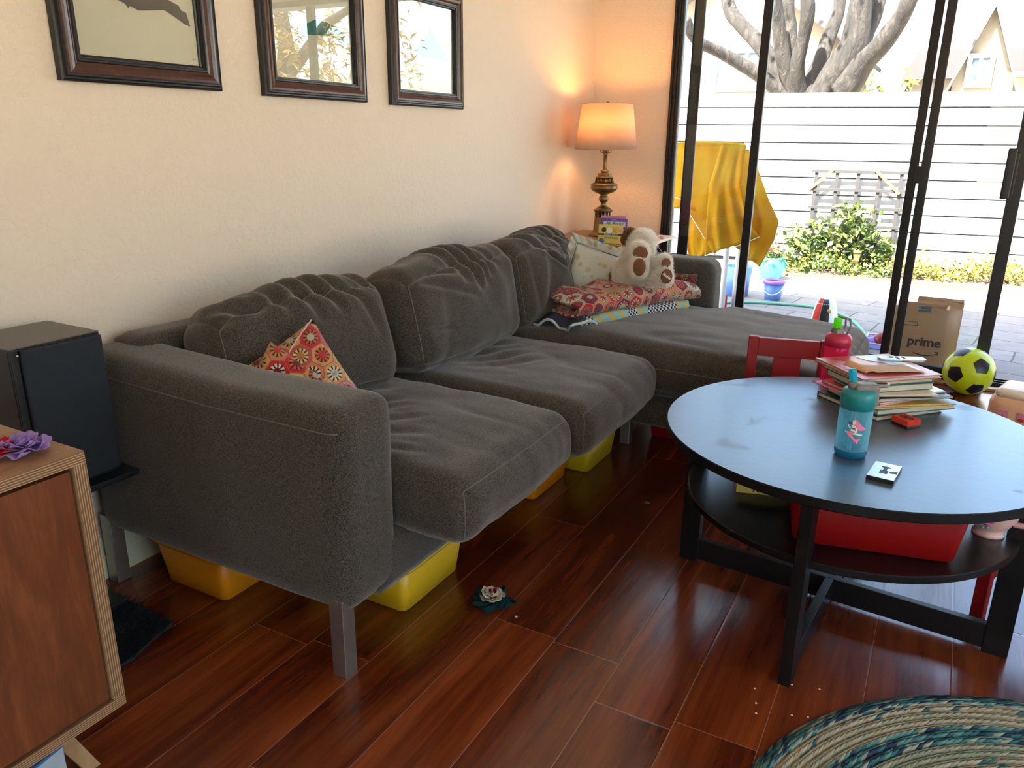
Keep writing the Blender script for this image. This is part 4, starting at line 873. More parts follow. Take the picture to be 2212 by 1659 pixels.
soft('chaise_base', (1.36, 0.78, 0.135), (-1.05, 3.06, ZB+0.0675-0.004), rnd=0.012, n=(20, 14, 6))
def seatshape(dz=0.0, drop=0.012, sag=0.02):
    def f(p, u, v, w_):
        if w_ > -0.2: p.z -= sag*math.exp(-((u+0.1)**2+v*v)*2.2) - drop*0 ; p.z -= drop*max(0, u)**3
        return p
    return f
front = [face_loop(0, 1, e=0.97)]
soft('seat_cushion', (0.910, 0.615, 0.185), (-1.305, 1.640, 0.372), rnd=0.062, n=(60, 48, 12), bulge=(0.016, 0.008, 0.022), wr=0.006, wf=(5, 5, 5), seed=1, shape=seatshape(), fold=0.008, ff=(3.5, 11, 3), cface='t', creases=[(-0.30, -0.85, 0.30, 0.05, .008, .05), (-0.12, -0.80, 0.45, -0.30, .009, .06), (-0.42, -0.55, 0.10, 0.25, .007, .045), (0.02, -0.98, 0.62, -0.62, .006, .04), (-0.4, -0.35, 0.0, 0.35, .006, .05), (-0.5, 0.0, -0.2, 0.6, .005, .05)], seam=front)
soft('seat_cushion', (0.930, 0.66, 0.185), (-1.288, 2.275, 0.376), rnd=0.062, n=(60, 48, 12), bulge=(0.016, 0.006, 0.020), wr=0.005, wf=(5, 5, 5), seed=4, shape=seatshape(), fold=0.006, ff=(3, 9, 3), cface='t', creases=[(-0.3, -0.2, 0.0, 0.5, .006, .05), (-0.2, -0.4, 0.15, 0.35, .006, .045), (-0.05, -0.5, 0.3, 0.2, .005, .045), (-0.35, 0.1, -0.1, 0.75, .005, .05)], seam=front)
def chshape(p, u, v, w_):
    X = p.x + (-0.965)
    if p.y > 0: 
        k = min(1, max(0, (X+0.88)/0.10)); k = k*k*(3-2*k); lim = 0.335 + k*0.125
        p.y = p.y*(lim/0.46)
    if w_ > 0: p.z += 0.014*math.sin((u+1)*1.9)*w_ - 0.016*max(0, u-0.3)
    # rounded outer corners
    if u > 0.6:
        p.y *= 1-0.10*((u-0.6)/0.4)**3 if p.y > 0 else 1-0.05*((u-0.6)/0.4)**3
    return p
soft('chaise_cushion', (1.52, 0.92, 0.19), (-0.965, 3.08, 0.383), rnd=0.072, n=(70, 44, 12), bulge=(0.012, 0.012, 0.018), wr=0.007, wf=(3.5, 5, 5), seed=8, shape=chshape, fold=0.012, ff=(3, 8, 3),
     seam=[face_loop(0, 1, e=0.97), [(u, -1, 0.25) for u in [-1+2*i/50 for i in range(50)]]])
def backshape(left=0.0, right=0.0, tilt=0.0, puff=0.0):
    def f(p, u, v, w_):
        if w_ > -0.9:
            k = (w_+1)/2
            p.z -= k*(left*max(0, -v)**2 + right*max(0, v)**2)
            p.x += tilt*k*v
            p.x += puff*(1-v*v)*(1-w_*w_)*max(0, u)
        if w_ > 0 : p.z -= 0.03*w_*max(0, u)**2
        return p
    return f
bk_seam = [face_loop(0, 1, e=0.97)]
def bcush(y0, y1, z0, h, xb=-1.50, th=0.235, lean=-13, seed=0, rz=0, fold=0.02, **kw):
    soft('back_cushion', (th, y1-y0, h), (xb, (y0+y1)/2, z0+h/2), Rz(rz) @ Ry(R(lean)), rnd=0.075, n=(16, 64, 44), bulge=(0.022, 0.006, 0.010), wr=0.009, wf=(4, 4, 4), seed=seed,
         shape=backshape(**{k: v for k, v in kw.items() if k != 'creases'}), creases=kw.get('creases', ()), fold=fold, ff=(2.2, 8, 2.6), seam=bk_seam)
bcush(1.320, 1.915, 0.435, 0.355, xb=-1.615, lean=-19, seed=2, left=0.035, right=-0.004, puff=0.01, fold=0.022, rz=R(-11), creases=[(0.05, 1.9, 0.35, 0.35, .016, .05), (0.2, 1.8, 0.62, 0.55, .016, .05), (-0.1, 1.8, 0.05, 0.3, .014, .05), (-0.35, 1.6, -0.2, 0.5, .012, .05), (0.42, 1.9, 0.9, 0.75, .012, .045), (-0.85, 1.3, -0.45, 0.9, .016, .08), (0.6, 0.8, 0.75, -0.2, .007, .05)])
bcush(1.915, 2.610, 0.448, 0.368, xb=-1.512, lean=-13, seed=5, left=0.020, right=0.002, fold=0.022, creases=[(-0.1, 1.9, 0.12, 0.2, .016, .045), (0.1, 1.9, 0.30, 0.25, .016, .04), (0.28, 1.9, 0.42, 0.45, .012, .04), (-0.3, 1.8, -0.1, 0.45, .012, .05), (-0.75, 0.75, 0.05, 0.1, .010, .06), (-0.6, 1.0, -0.1, 0.62, .008, .05), (0.5, 1.8, 0.6, 0.6, .009, .04), (-0.95, -0.15, -0.4, -0.35, .008, .05)])
bcush(2.625, 3.06, 0.455, 0.360, xb=-1.500, lean=-12, seed=9, left=0.018, right=0.05, fold=0.03, creases=[(-0.5, 1.4, 0.2, 0.7, .018, .07), (-0.3, 1.0, 0.7, 0.1, .012, .06), (0.1, 1.7, 0.8, 0.6, .014, .06)], rz=R(-5))
bcush(3.04, 3.42, 0.45, 0.352, xb=-1.62, lean=-14, seed=12, left=0.0, right=0.06, fold=0.03, creases=[(-0.6, 1.8, -0.1, 0.6, .016, .06), (-0.2, 1.9, 0.2, 0.7, .014, .06), (0.3, 1.8, 0.5, 0.6, .014, .06)], rz=R(-4))
def sleg(x, y): MB().box((x-0.02, y-0.02, 0), (x+0.02, y+0.02, ZB+0.04), SM).build('leg', M['steel'], sofa, 0.002)
c_ = at(745, 1475, z=0); sleg(-1.072, 1.155); sleg(-1.893, 1.155); sleg(-1.03, 2.86); sleg(-1.86, 3.50); sleg(-0.42, 2.74); sleg(-0.42, 3.38); 

# ================================================================== PILLOWS
def pillow_pts(u, v, W_, H_, t, side, pinch=0.06):
    k = 1-pinch*(1-abs(v)**2)*0 ; x = u*W_/2*(1-pinch*(1-v*v)*0.0-0.06*(1-abs(v))*0); y = v*H_/2
    x = u*W_/2*(1-pinch*(1-v*v)); y = v*H_/2*(1-pinch*(1-u*u))
    th = t/2*((1-u**4)*(1-v**4))**0.55
    return (x, y, side*th)
def pillow(W_, H_, t, m, mb=None, n=26, wr=0.006, seed=0, fold=0.0):
    mb = mb or MB()
    for side in (1, -1):
        def fn(a, b, side=side):
            u, v = 2*a-1, 2*b-1; p = Vector(pillow_pts(u, v, W_, H_, t, side)); e = (1-u**6)*(1-v**6)
            p.z += side*e*(wr*noise.noise(Vector((p.x*9+seed, p.y*9, seed))) - fold*max(0, 1-abs(noise.noise(Vector((p.x*7+seed, p.y*5, 3.3*seed))))-0.75)*4)
            return tuple(p)
        mb.grid(fn, n, n, m, uvs=lambda a, b, s=side: ((a-0.5)*W_+(0 if s > 0 else 3.3), (b-0.5)*H_))
    return mb
def atp(px, py, P0, nrm):
    d = at(px, py, y=3)-CAM; return CAM + d*((P0-CAM).dot(nrm)/d.dot(nrm))
P0 = Vector((-1.40, 1.50, 0.66)); nr = Vector((0.62, -0.62, 0.42)).normalized()
ct, cr_, cl = atp(676, 690, P0, nr), atp(812, 880, P0, nr), atp(520, 805, P0, nr)
cen = (cr_+cl)/2; side_ = (ct-cr_).length
e1 = (cr_-ct).normalized(); e2 = (ct-cl); 
gp = thing('crochet_pillow', 'orange and red hexagon crochet pillow slumped behind the near arm of the sofa', 'pillow', tuple(cen))
Wp = 0.37
mm = T(*(-cen)) @ fr(ct + e1*Wp/2 - nr.cross(e1).normalized()*0 , e1, nr.cross(e1)); yy = nr.cross(e1).normalized()
if yy.dot(cl-ct) > 0: mm = T(*(-cen)) @ fr(ct + e1*Wp/2 + yy*Wp/2, e1, yy)
else: mm = T(*(-cen)) @ fr(ct + e1*Wp/2 - yy*Wp/2, e1, yy)
pillow(Wp, Wp, 0.12, mm, wr=0.012, seed=3, fold=0.006).build('cover', M['granny'], gp, merge=1e-5)
# folded-over corner in front
P1 = P0 + nr*0.05; q0 = atp(584, 737, P1, nr); q1 = atp(800, 868, P1, nr); q2 = atp(600, 900, P1, nr)
f1 = (q1-q0).normalized(); f2 = nr.cross(f1).normalized(); f2 = -f2 if f2.dot(q2-q0) < 0 else f2
pillow(0.30, 0.22, 0.07, T(*(-cen)) @ fr(q0+f1*0.15+f2*0.11, f1, f2), wr=0.012, seed=8).build('folded_corner', M['granny'], gp, merge=1e-5)
mb = MB(); s0, s1 = atp(672, 692, P0+nr*0.02, nr)-cen, atp(624, 762, P0+nr*0.045, nr)-cen
mb.tube([s0.lerp(s1, i/12)+nr*(0.014*math.sin(PI*i/12)+0.004)+Vector((0.002*math.sin(i*2.3), 0, 0)) for i in range(13)], 0.0022, 6); mb.build('edge_seam', plain('pink_yarn', (0.60, 0.40, 0.36), 0.9), gp)

# floral ruffled pillow
nf = Vector((0.42, -0.86, 0.22)).normalized(); F0 = Vector((-1.36, 3.21, 0.66))
a_, b_, c2_ = atp(1246, 522, F0, nf), atp(1338, 560, F0, nf), atp(1258, 650, F0, nf)
fx = (b_-a_); fx = Vector((fx.x, fx.y, fx.z*0.8)).normalized(); fy = nf.cross(fx).normalized(); fy = -fy if fy.dot(c2_-a_) > 0 else fy
Wf, Hf = 0.285, 0.29; fc = a_ + fx*Wf/2 - fy*Hf/2
fp = thing('floral_pillow', 'pale floral pillow with ruffled edge leaning on the back cushion behind the plush dog', 'pillow', tuple(fc)); m0 = fr((0, 0, 0), fx, fy)
pillow(Wf, Hf, 0.10, m0, wr=0.006, seed=5).build('cover', M['floral'], fp, merge=1e-5)
def ruf(a, b):
    per = a*4; s_ = int(per) % 4; t = per-int(per); W2, H2 = Wf/2, Hf/2; ext = 0.036*b
    w_ = 0.008*b*math.sin(a*2*PI*38)+0.006*b*math.sin(a*2*PI*17)
    k = 2*t-1; o_ = W2*0.995+ext
    pts = [(k*(W2+ext), H2*0.97+ext), (W2*0.97+ext, -k*(H2+ext)), (-k*(W2+ext), -H2*0.97-ext), (-W2*0.97-ext, k*(H2+ext))]
    x, y = pts[s_]; return (x, y, w_)
mb = MB()
mb.grid(ruf, 320, 4, m0, uvs=lambda a, b: (a*1.6, b*0.05)); ro = mb.build('ruffle', M['floral'], fp, solid=0.0015)
mb = MB(); W2, H2 = Wf/2*0.985, Hf/2*0.985; mb.tube([(-W2, H2, 0.006), (W2, H2, 0.006), (W2, -H2, 0.006), (-W2, -H2, 0.006)], 0.004, 8, m0, closed=True); mb.build('piping', M['edging'], fp)

# ================================================================== FOLDED BLANKETS
zs = 0.487
B0, B1 = Vector((-1.19, 2.74, zs)), Vector((-0.90, 3.37, zs)); bx_ = (B1-B0).normalized(); by_ = Vector((-bx_.y, bx_.x, 0))
def folded(name, label, cat, P0_, L, Wd, z0, radii, th, mat, seed, lump=0.012, droop=0.0):
    """sheets folded one inside the other: each is a U whose bend is the near edge"""
    o = thing(name, label, cat, tuple(P0_)); m = fr((0, 0, 0), bx_, by_); Rm = max(radii)+th/2
    for q, r_ in enumerate(radii):
        sec = [(Wd*(1-i/12)+Rm*(i/12), Rm-r_) for i in range(12)]
        for i in range(13): a = -PI/2-PI*i/12; sec.append((Rm+r_*math.cos(a)*1.05, Rm-r_*math.sin(a)*-1 if False else Rm+r_*math.sin(a)*1.0))
        sec += [(Rm*(1-i/16)+Wd*(i/16), Rm+r_) for i in range(1, 17)]
        arc = [0]
        for a, b in zip(sec, sec[1:]): arc.append(arc[-1]+math.hypot(b[0]-a[0], b[1]-a[1]))
        ns = len(sec)-1
        def fn(u, v, r_=r_, q=q, sec=sec):
            i = min(int(round(v*ns)), ns); y, z = sec[i]; x = u*L
            top = z/(2*Rm); k = min(1, u/0.12, (1-u)/0.12)
            z = z*(0.86+0.30*noise.noise(Vector((x*5.5, 0.3, seed)))+0.10*noise.noise(Vector((x*14, y*9, seed+3)))) + lump*top*noise.noise(Vector((x*9, y*7, seed*2)))
            y += 0.020*noise.noise(Vector((x*5, 1.7, seed)))+0.008*noise.noise(Vector((x*15, z*20, seed)))
            z *= 1-droop*(1-k)**2
            x += (0.030*noise.noise(Vector((y*6, z*24, seed+4+q)))+ (0.012*q if u == 0 else 0))*(1-k)
            return (x, y, z0-P0_.z+max(z, 0.001+0.0*th))
        mb = MB(); mb.grid(fn, 70, ns, m, uvs=lambda u, v, arc=arc, q=q: (u*L+q*0.7, arc[min(int(round(v*ns)), ns)]+0.03))
        ob = mb.build('folded_layer', M[mat], o, solid=th)
    return o, m
o1, m1 = folded('striped_blanket', 'navy, cream, blue and mustard crochet blanket folded flat underneath the orange one', 'blanket', B0-by_*0.010, 0.61, 0.25, zs+0.003, [0.020, 0.008], 0.009, 'stripes', 2, 0.005)
o2, m2 = folded('hexagon_blanket', 'orange and red hexagon crochet blanket folded on top of the striped one on the chaise', 'blanket', B0-bx_*0.015+Vector((0, 0, 0.042)), 0.69, 0.245, zs+0.043, [0.042, 0.027, 0.012], 0.010, 'granny2', 5, 0.016, 0.35)
# curled pale-edged end of the striped blanket, at the near left
mb = MB()
def curl(u, v):
    x = -0.015-0.085*v+0.02*math.sin(u*5); y = -0.03+0.20*u; z = 0.030*(1-v)+0.012+0.022*math.sin(u*9+v*2)*v
    return (x, y, max(0.004, z))
mb.grid(curl, 30, 8, m1, uvs=lambda u, v: (v*0.08+0.2, u*0.2)); mb.build('curled_end', plain('navy_crochet', (0.02, 0.024, 0.045), 0.9, bump=0.6, bs=300), o1, solid=0.006)
MB().tube([m1 @ Vector(curl(i/40, 1)) for i in range(41)], 0.0055, 8).build('pale_edging', M['edging'], o1)
MB().tube([m1 @ Vector(curl(0, 1-i/12)) for i in range(13)]+[m1 @ Vector((0.03, -0.018, 0.03)), m1 @ Vector((0.05, -0.012, 0.018)), m1 @ Vector((0.03, -0.02, 0.008))], 0.0055, 8).build('pale_edging', M['edging'], o1)
# small dark cushion against the far arm
dk = at(1478, 606, y=3.385)
dp = thing('crochet_cushion', 'small dark maroon crochet cushion against the far arm behind the plush dog', 'cushion', (dk.x-0.015, 3.37, dk.z-0.020)); pillow(0.15, 0.11, 0.055, fr((0, 0, 0), (1, 0.1, 0), (0, 0.25, 1)), seed=2).build('cover', M['granny3'], dp, merge=1e-5)

# ================================================================== PLUSH DOG
DY = 3.10
dz = at(1372, 622, y=DY)
dog = thing('plush_dog', 'fluffy cream plush dog with brown paw pads and ear reclining on the blankets', 'soft toy', tuple(dz)); DO = Vector(dz)
def remesh(parts, name, mat, parent, vox=0.005, hair=0, hl=0.012, seed=1, hmat=None, smooth=6, skip=()):
    """capsules (p0, r0, p1, r1) fused into one continuous skin, with a pile of short strands"""
    mb = MB()
    for p0, r0, p1, r1 in parts:
        n_ = 7; mb.tube([Vector(p0).lerp(Vector(p1), i/n_) for i in range(n_+1)], [r0+(r1-r0)*i/n_ for i in range(n_+1)], 16); mb.sphere(p0, r0); mb.sphere(p1, r1)
    tmp = mb.build('tmp', mat); md = tmp.modifiers.new('r', 'REMESH'); md.mode = 'VOXEL'; md.voxel_size = vox
    md = tmp.modifiers.new('s', 'SMOOTH'); md.iterations = smooth; md.factor = 0.6
    me = bpy.data.meshes.new_from_object(tmp.evaluated_get(bpy.context.evaluated_depsgraph_get())); bpy.data.objects.remove(tmp)
    me.materials.clear(); me.materials.append(mat)
    vs = [v.co.copy() for v in me.vertices]; fs = [tuple(p.vertices) for p in me.polygons]; bpy.data.meshes.remove
    m2_ = MB(); m2_.add([tuple(v) for v in vs], fs, I4, True)
    if hair:
        r_ = random.Random(seed); pol = me.polygons
        for _ in range(hair):
            p = pol[r_.randrange(len(pol))]; c = p.center.copy()
            if any((c-q_).length < s_q for q_, s_q in skip): continue
            n_ = p.normal.copy(); d = (n_ + Vector((r_.gauss(0, .45), r_.gauss(0, .45), r_.gauss(0, .45)-0.15))).normalized()*hl*r_.uniform(0.6, 1.3)
            s_ = n_.orthogonal().normalized(); s_.rotate(Matrix.Rotation(r_.uniform(0, 6.28), 3, n_)); w_ = 0.0016
            m2_.add([tuple(c-s_*w_-n_*0.001), tuple(c+s_*w_-n_*0.001), tuple(c+d)], [(0, 1, 2)], I4, True)
    return m2_.build(name, mat, parent)
def dp_(px, py, dy=0.0): return at(px, py, y=DY+dy)-DO
S_ = 0.00213
def cap(a, r0, b, r1): return (dp_(*a), r0*S_, dp_(*b), r1*S_)
body = [cap((1360, 588, .03), 31, (1372, 562, .04), 24), cap((1350, 599, .03), 22, (1392, 606, .02), 15), cap((1368, 560, .05), 21, (1382, 534, .05), 22), cap((1384, 526, .04), 25, (1389, 523, .06), 24), cap((1392, 535, .05), 15, (1400, 540, .04), 12),
        cap((1366, 560, .01), 15, (1379, 545, -.055), 19), cap((1360, 590, .0), 17, (1381, 570, -.085), 15), cap((1381, 568, -.085), 15, (1381, 581, -.085), 15), cap((1372, 590, .0), 16, (1381, 580, -.07), 14),
        cap((1384, 576, .02), 11, (1436, 567, -.03), 11.5), cap((1436, 563, -.03), 11, (1437, 571, -.03), 11), cap((1385, 604, .0), 14, (1430, 598, -.045), 13), cap((1436, 590, -.045), 13, (1437, 603, -.045), 13)]
remesh(body, 'body', M['fur'], dog, 0.004, 42000, 0.014, smooth=1, skip=[(dp_(1383, 547, -.092), .026), (dp_(1381, 571, -.113), .022), (dp_(1381, 584, -.113), .022), (dp_(1439, 568, -.052), .017), (dp_(1440, 593, -.070), .021), (dp_(1440, 602, -.070), .021)])
def pad(px, py, dy, rx, ry, n_, name='paw_pad'):
    c = dp_(px, py, dy); nn = Vector(n_).normalized(); xx = nn.cross(Vector((0, 0, 1))).normalized()*-1; m = fr(c, xx, nn.cross(xx)*1)
    MB().sphere((0, 0, 0), 1, m @ Matrix.Diagonal((rx*S_, ry*S_, 0.008, 1)), 24, 14).build(name, M['pad'], dog); return m
pad(1383, 547, -.092, 15, 13, (0.1, -1, 0.1)); pad(1381, 577, -.113, 12, 17, (0.15, -1, 0.0)); pad(1439, 568, -.052, 8.5, 9, (0.5, -0.9, 0.1)); pm = pad(1440, 597, -.070, 11, 14, (0.5, -0.9, 0.0))
text('Noble', 0.015, M['fur'], dog, fr(dp_(1440.5, 597, -.083), (0.75, 0.38, -0.55), (0.5, 0.2, 0.85)), 'paw_lettering', bold=0.0004)
remesh([cap((1353, 514, .03), 8, (1360, 505, .04), 10), cap((1360, 505, .04), 10, (1370, 504, .05), 7), cap((1353, 514, .03), 8, (1350, 520, .03), 6)], 'ear', M['furbrown'], dog, 0.004, 5000, 0.010, 5, smooth=3)
remesh([cap((1322, 594, .05), 5, (1325, 610, .04), 7), cap((1325, 610, .04), 7, (1338, 622, .04), 6)], 'tail', M['furbrown'], dog, 0.003, 1500, 0.008, 6, smooth=2)
MB().sphere(tuple(dp_(1429, 513, .05)), 0.010, sc=(1, 1, 0.7)).build('nose', M['mauve'], dog)
tg = MB(); tg.grid(lambda u, v: tuple(dp_(1394+8*u+2*(1-v), 603+14*v, -.035-0.006*math.sin(v*2))), 3, 5); tg.build('tag', M['potteal'], dog, solid=0.0008)

# ================================================================== SIDE TABLE, LAMP, BOOKS
ZT = 0.678
te = at(1436, 517, z=ZT)
stb = thing('side_table', 'small cream side table with black curved side frame in the corner behind the sofa', 'side table', (-1.6, 4.05, 0)); so_ = Vector((-1.6, 4.05, 0)); sm_ = T(*(-so_))
x1_ = te.x; MB().box((-1.92, 3.78, ZT-0.014), (x1_-0.10, 4.36, ZT), sm_).build('tabletop', M['oaktop'], stb, 0.003); MB().box((x1_-0.0995, 3.72, ZT-0.014), (x1_, 4.36, ZT), sm_).build('cream_end_panel', M['cream'], stb, 0.003)
MB().box((-1.90, 3.745, ZT-0.125), (x1_-0.035, 3.76, ZT-0.014), sm_).build('drawer_front', M['cream'], stb, 0.003)
for (x, y) in ((-1.88, 3.76), (x1_-0.04, 3.76), (-1.88, 4.32), (x1_-0.04, 4.32)): MB().box((x-0.012, y-0.012, 0), (x+0.012, y+0.012, ZT-0.014), sm_).build('leg', M['black'], stb, 0.002)
lp = [(x1_-0.02+0.09*math.sin(a), 3.95, ZT-0.10-0.0+0.095*math.cos(a)) for a in [R(-10)+R(110)*i/12 for i in range(13)]]+[(x1_+0.07, 3.95, 0.35), (x1_+0.075, 3.95, 0.0)]
MB().tube(lp, 0.010, 10, sm_).build('curved_side_frame', M['black'], stb); MB().tube([(x1_+0.015, 3.90, ZT-0.03), (x1_+0.012, 3.90, 0.25)], 0.005, 8, sm_).build('rod', M['steel'], stb)
# lamp
LX, LY = -1.70, 4.13
lamp = thing('table_lamp', 'lit brass table lamp with tapered cream shade in the far corner', 'lamp', (LX, LY, ZT))
prof = [(0.0, 1530), (0.140, 1530), (0.140, 1515), (0.128, 1500), (0.105, 1482), (0.098, 1465), (0.085, 1330), (0.083, 1322)]
def lz(zy): return 1.127-((200+zy/4.88)-330)*0.00245 - ZT
P = lambda hw, zy: (hw*0.00053, lz(zy))
def pl(lst): return [P(a, b) for a, b in lst]
MB().lathe([(0, 0)]+pl([(140, 1530), (140, 1515), (126, 1500), (104, 1482), (97, 1470), (86, 1330), (84, 1322), (84, 1318)]), 40).build('base', M['brass'], lamp)
MB().lathe(pl([(60, 1322), (58, 1268)]), 20).build('inner_column', M['black'], lamp)
cg = MB()
for k in range(14):
    a = 2*PI*k/14; r_ = 80*0.00053; cg.box((-0.0035, -0.003, 0), (0.0035, 0.003, lz(1266)-lz(1320)), T(r_*math.cos(a), r_*math.sin(a), lz(1320)) @ Rz(a+PI/2))
cg.build('cage', M['brass'], lamp)
MB().lathe(pl([(60, 1270), (84, 1268), (92, 1262), (95, 1256), (107, 1248), (107, 1243), (96, 1238), (82, 1236), (80, 1230), (62, 1214), (46, 1207), (34, 1198), (28, 1190), (27, 1172), (30, 1160), (42, 1150), (49, 1142), (50, 1100), (42, 1092), (34, 1084), (38, 1076), (75, 1060), (100, 1050), (128, 1032), (141, 1008), (143, 1000), (138, 996), (140, 985), (140, 972), (143, 968), (138, 963), (118, 955), (95, 945)]), 40).build('stem', M['brass'], lamp)
cg = MB()
for k in range(12):
    a = 2*PI*k/12; cg.tube([(93*.00053*math.cos(a), 93*.00053*math.sin(a), lz(946)), (84*.00053*math.cos(a), 84*.00053*math.sin(a), lz(900))], 0.0042, 6)
cg.build('gallery', M['brass'], lamp)
MB().lathe(pl([(70, 940), (66, 905)]), 20).build('gallery_core', plain('warm_brass', (0.30, 0.16, 0.06), 0.5, 0.6), lamp)
MB().lathe(pl([(80, 905), (92, 898), (93, 890), (74, 885), (72, 876), (74, 872), (74, 856), (68, 850), (38, 848), (34, 842), (44, 835), (45, 828), (40, 820), (24, 812), (20, 805), (20, 655), (26, 650), (26, 640)]), 32).build('neck', M['brass'], lamp)
MB().lathe(pl([(26, 640), (34, 630), (36, 600), (35, 560), (30, 545), (0, 540)]), 24).build('socket', M['brass'], lamp)
hp = [(-60*.00053, 0, lz(560)), (-62*.00053, 0, lz(590)), (-50*.00053, 0, lz(625)), (-20*.00053, 0, lz(640)), (20*.00053, 0, lz(640)), (50*.00053, 0, lz(625)), (62*.00053, 0, lz(590)), (60*.00053, 0, lz(560)), (90*.00053, 0, lz(430)), (70*.00053, 0, lz(250)), (0, 0, lz(130)), (-70*.00053, 0, lz(250)), (-90*.00053, 0, lz(430))]
MB().tube(hp, 0.0022, 8, Rz(R(28)), closed=True).build('harp', M['brass'], lamp)
zb_, zt_l = at(1306, 323, y=LY).z-ZT, at(1306, 224, y=LY).z-ZT; rb = (at(1376, 318, y=LY).x-at(1238, 318, y=LY).x)/2*0.90; rt_ = (at(1363, 224, y=LY).x-at(1251, 224, y=LY).x)/2*0.90
MB().lathe([(rb, zb_), (rt_, zt_l)], 64, caps=False).build('lamp_shade', M['shade'], lamp, solid=0.0012)
rimt = plain('rim_tape', (0.45, 0.30, 0.20), 0.8); MB().lathe([(rb-0.0015, zb_), (rb+0.0015, zb_), (rb+0.0015, zb_+0.003), (rb-0.0015, zb_+0.003)], 64, closed=True).build('shade_rim', rimt, lamp); MB().lathe([(rt_-0.0015, zt_l), (rt_+0.0015, zt_l), (rt_+0.0015, zt_l-0.003), (rt_-0.0015, zt_l-0.003)], 64, closed=True).build('shade_rim', rimt, lamp)
bz = (zb_+zt_l)/2+0.0; MB().sphere((0, 0, bz), 0.028, sc=(1, 1, 1.25)).build('bulb', M['bulb'], lamp); MB().tube([(0, 0, lz(545)), (0, 0, bz-0.02)], 0.013, 12).build('bulb_neck', M['white'], lamp)
sp3 = MB()
for k in range(3): a = R(20+120*k); sp3.tube([(0, 0, zt_l-0.012), (rt_*math.cos(a), rt_*math.sin(a), zt_l-0.004)], 0.0018, 6)
sp3.build('shade_spider', M['brass'], lamp); MB().sphere((0, 0, zt_l+0.004), 0.008).build('finial', M['brass'], lamp)
ll = light('lamp_bulb_light', 'POINT', (LX, LY, ZT+bz+0.045), (0, 0, 0), 2.5, (1.0, 0.38, 0.09), shadow_soft_size=0.03)

# picture books standing in front of the lamp
def fbook(name, label, px0, py0, px1, y, zbot, h, th, cover, yaw=8, group='picture books on the side table'):
    a, b = at(px0, py0, y=y), at(px1, py0, y=y); W_ = b.x-a.x
    t = thing(name, label, 'book', ((a.x+b.x)/2, y, zbot), 0, group); t.rotation_euler = (R(-5), 0, R(yaw))
    mb = MB(); mb.box((-W_/2, 0, 0), (W_/2, 0.002, h)); mb.box((-W_/2, th-0.002, 0), (W_/2, th, h)); mb.box((-W_/2, 0, 0), (-W_/2+0.002, th, h)); mb.build('cover', M[cover], t)
    MB().box((-W_/2+0.002, 0.002, 0.003), (W_/2-0.003, th-0.002, h-0.003)).build('pages', M['pages'], t); return t, W_
zt1 = at(1325, 472, y=3.86).z
t1_, W1 = fbook('picture_book', 'purple picture book with a pale title panel reading All About, in front of the lamp', 1299, 474, 1353, 3.86, ZT+0.0005, zt1-ZT, 0.012, 'purplebook')
MB().box((-W1/2+0.014, -0.0012, (zt1-ZT)*0.1), (W1/2-0.008, -0.0002, (zt1-ZT)*0.87)).build('title_panel', plain('panel_blue', (0.50, 0.55, 0.62), 0.5), t1_)
text('All About', 0.024, M['slateband'], t1_, T(0.006, -0.0018, (zt1-ZT)*0.79) @ Rx(PI/2), 'title'); text('READERS', 0.007, M['whitecard'], t1_, T(0, -0.0018, (zt1-ZT)*0.94) @ Rx(PI/2), 'title')
for dx in (-0.055, 0.045, 0.056): MB().sphere((dx, -0.001, (zt1-ZT)*0.62), 0.006, sc=(1, 0.15, 1.3)).build('red_flower_print', M['redpaint'], t1_)
zt2_ = at(1320, 486, y=3.83).z
t2_, W2b = fbook('picture_book', 'yellow picture book with dark author band, foremost of the books before the lamp', 1294, 486, 1344, 3.835, ZT+0.0005, zt2_-ZT, 0.010, 'yellowbook')
H2b = zt2_-ZT
MB().box((-W2b/2, -0.0012, H2b*0.42), (W2b/2, -0.0002, H2b*0.52)).build('author_band', M['slateband'], t2_); text('Richard Scarry', 0.0125, M['whitecard'], t2_, T(0.004, -0.0018, H2b*0.465) @ Rx(PI/2), 'author', bold=0.0003)
text('SCHOOL BUS', 0.0115, M['slateband'], t2_, T(0.006, -0.0018, H2b*0.30) @ Rx(PI/2), 'title'); 
for dx, dz_, r_, mt in ((-0.035, .72, .013, 'leafg'), (-0.005, .70, .016, 'skin'), (0.030, .74, .018, 'gold'), (0.056, .7, .010, 'mauve'), (-0.045, .12, .014, 'bluebox')): MB().sphere((dx, -0.001, H2b*dz_), r_, sc=(1, 0.08, 1)).build('cover_blotch', M[mt], t2_)
t3_, W3 = fbook('picture_book', 'pink picture book standing hindmost, showing only its edge above the purple one', 1298, 472, 1350, 3.885, ZT+0.0005, zt1-ZT+0.010, 0.010, 'pinkbook')
bz_ = at(1345, 533, z=ZT+0.01); mv = thing('paperback_book', 'mauve paperback lying flat on the side table below the standing books', 'book', (bz_.x+0.02, 3.79, ZT))
MB().box((-0.05, -0.05, 0.001), (0.05, 0.0, 0.012)).build('pages', M['pages'], mv); MB().box((-0.052, -0.052, 0.012), (0.052, 0.0, 0.0135)).box((-0.052, -0.052, 0), (0.052, 0.0, 0.001)).build('cover', M['mauve'], mv)

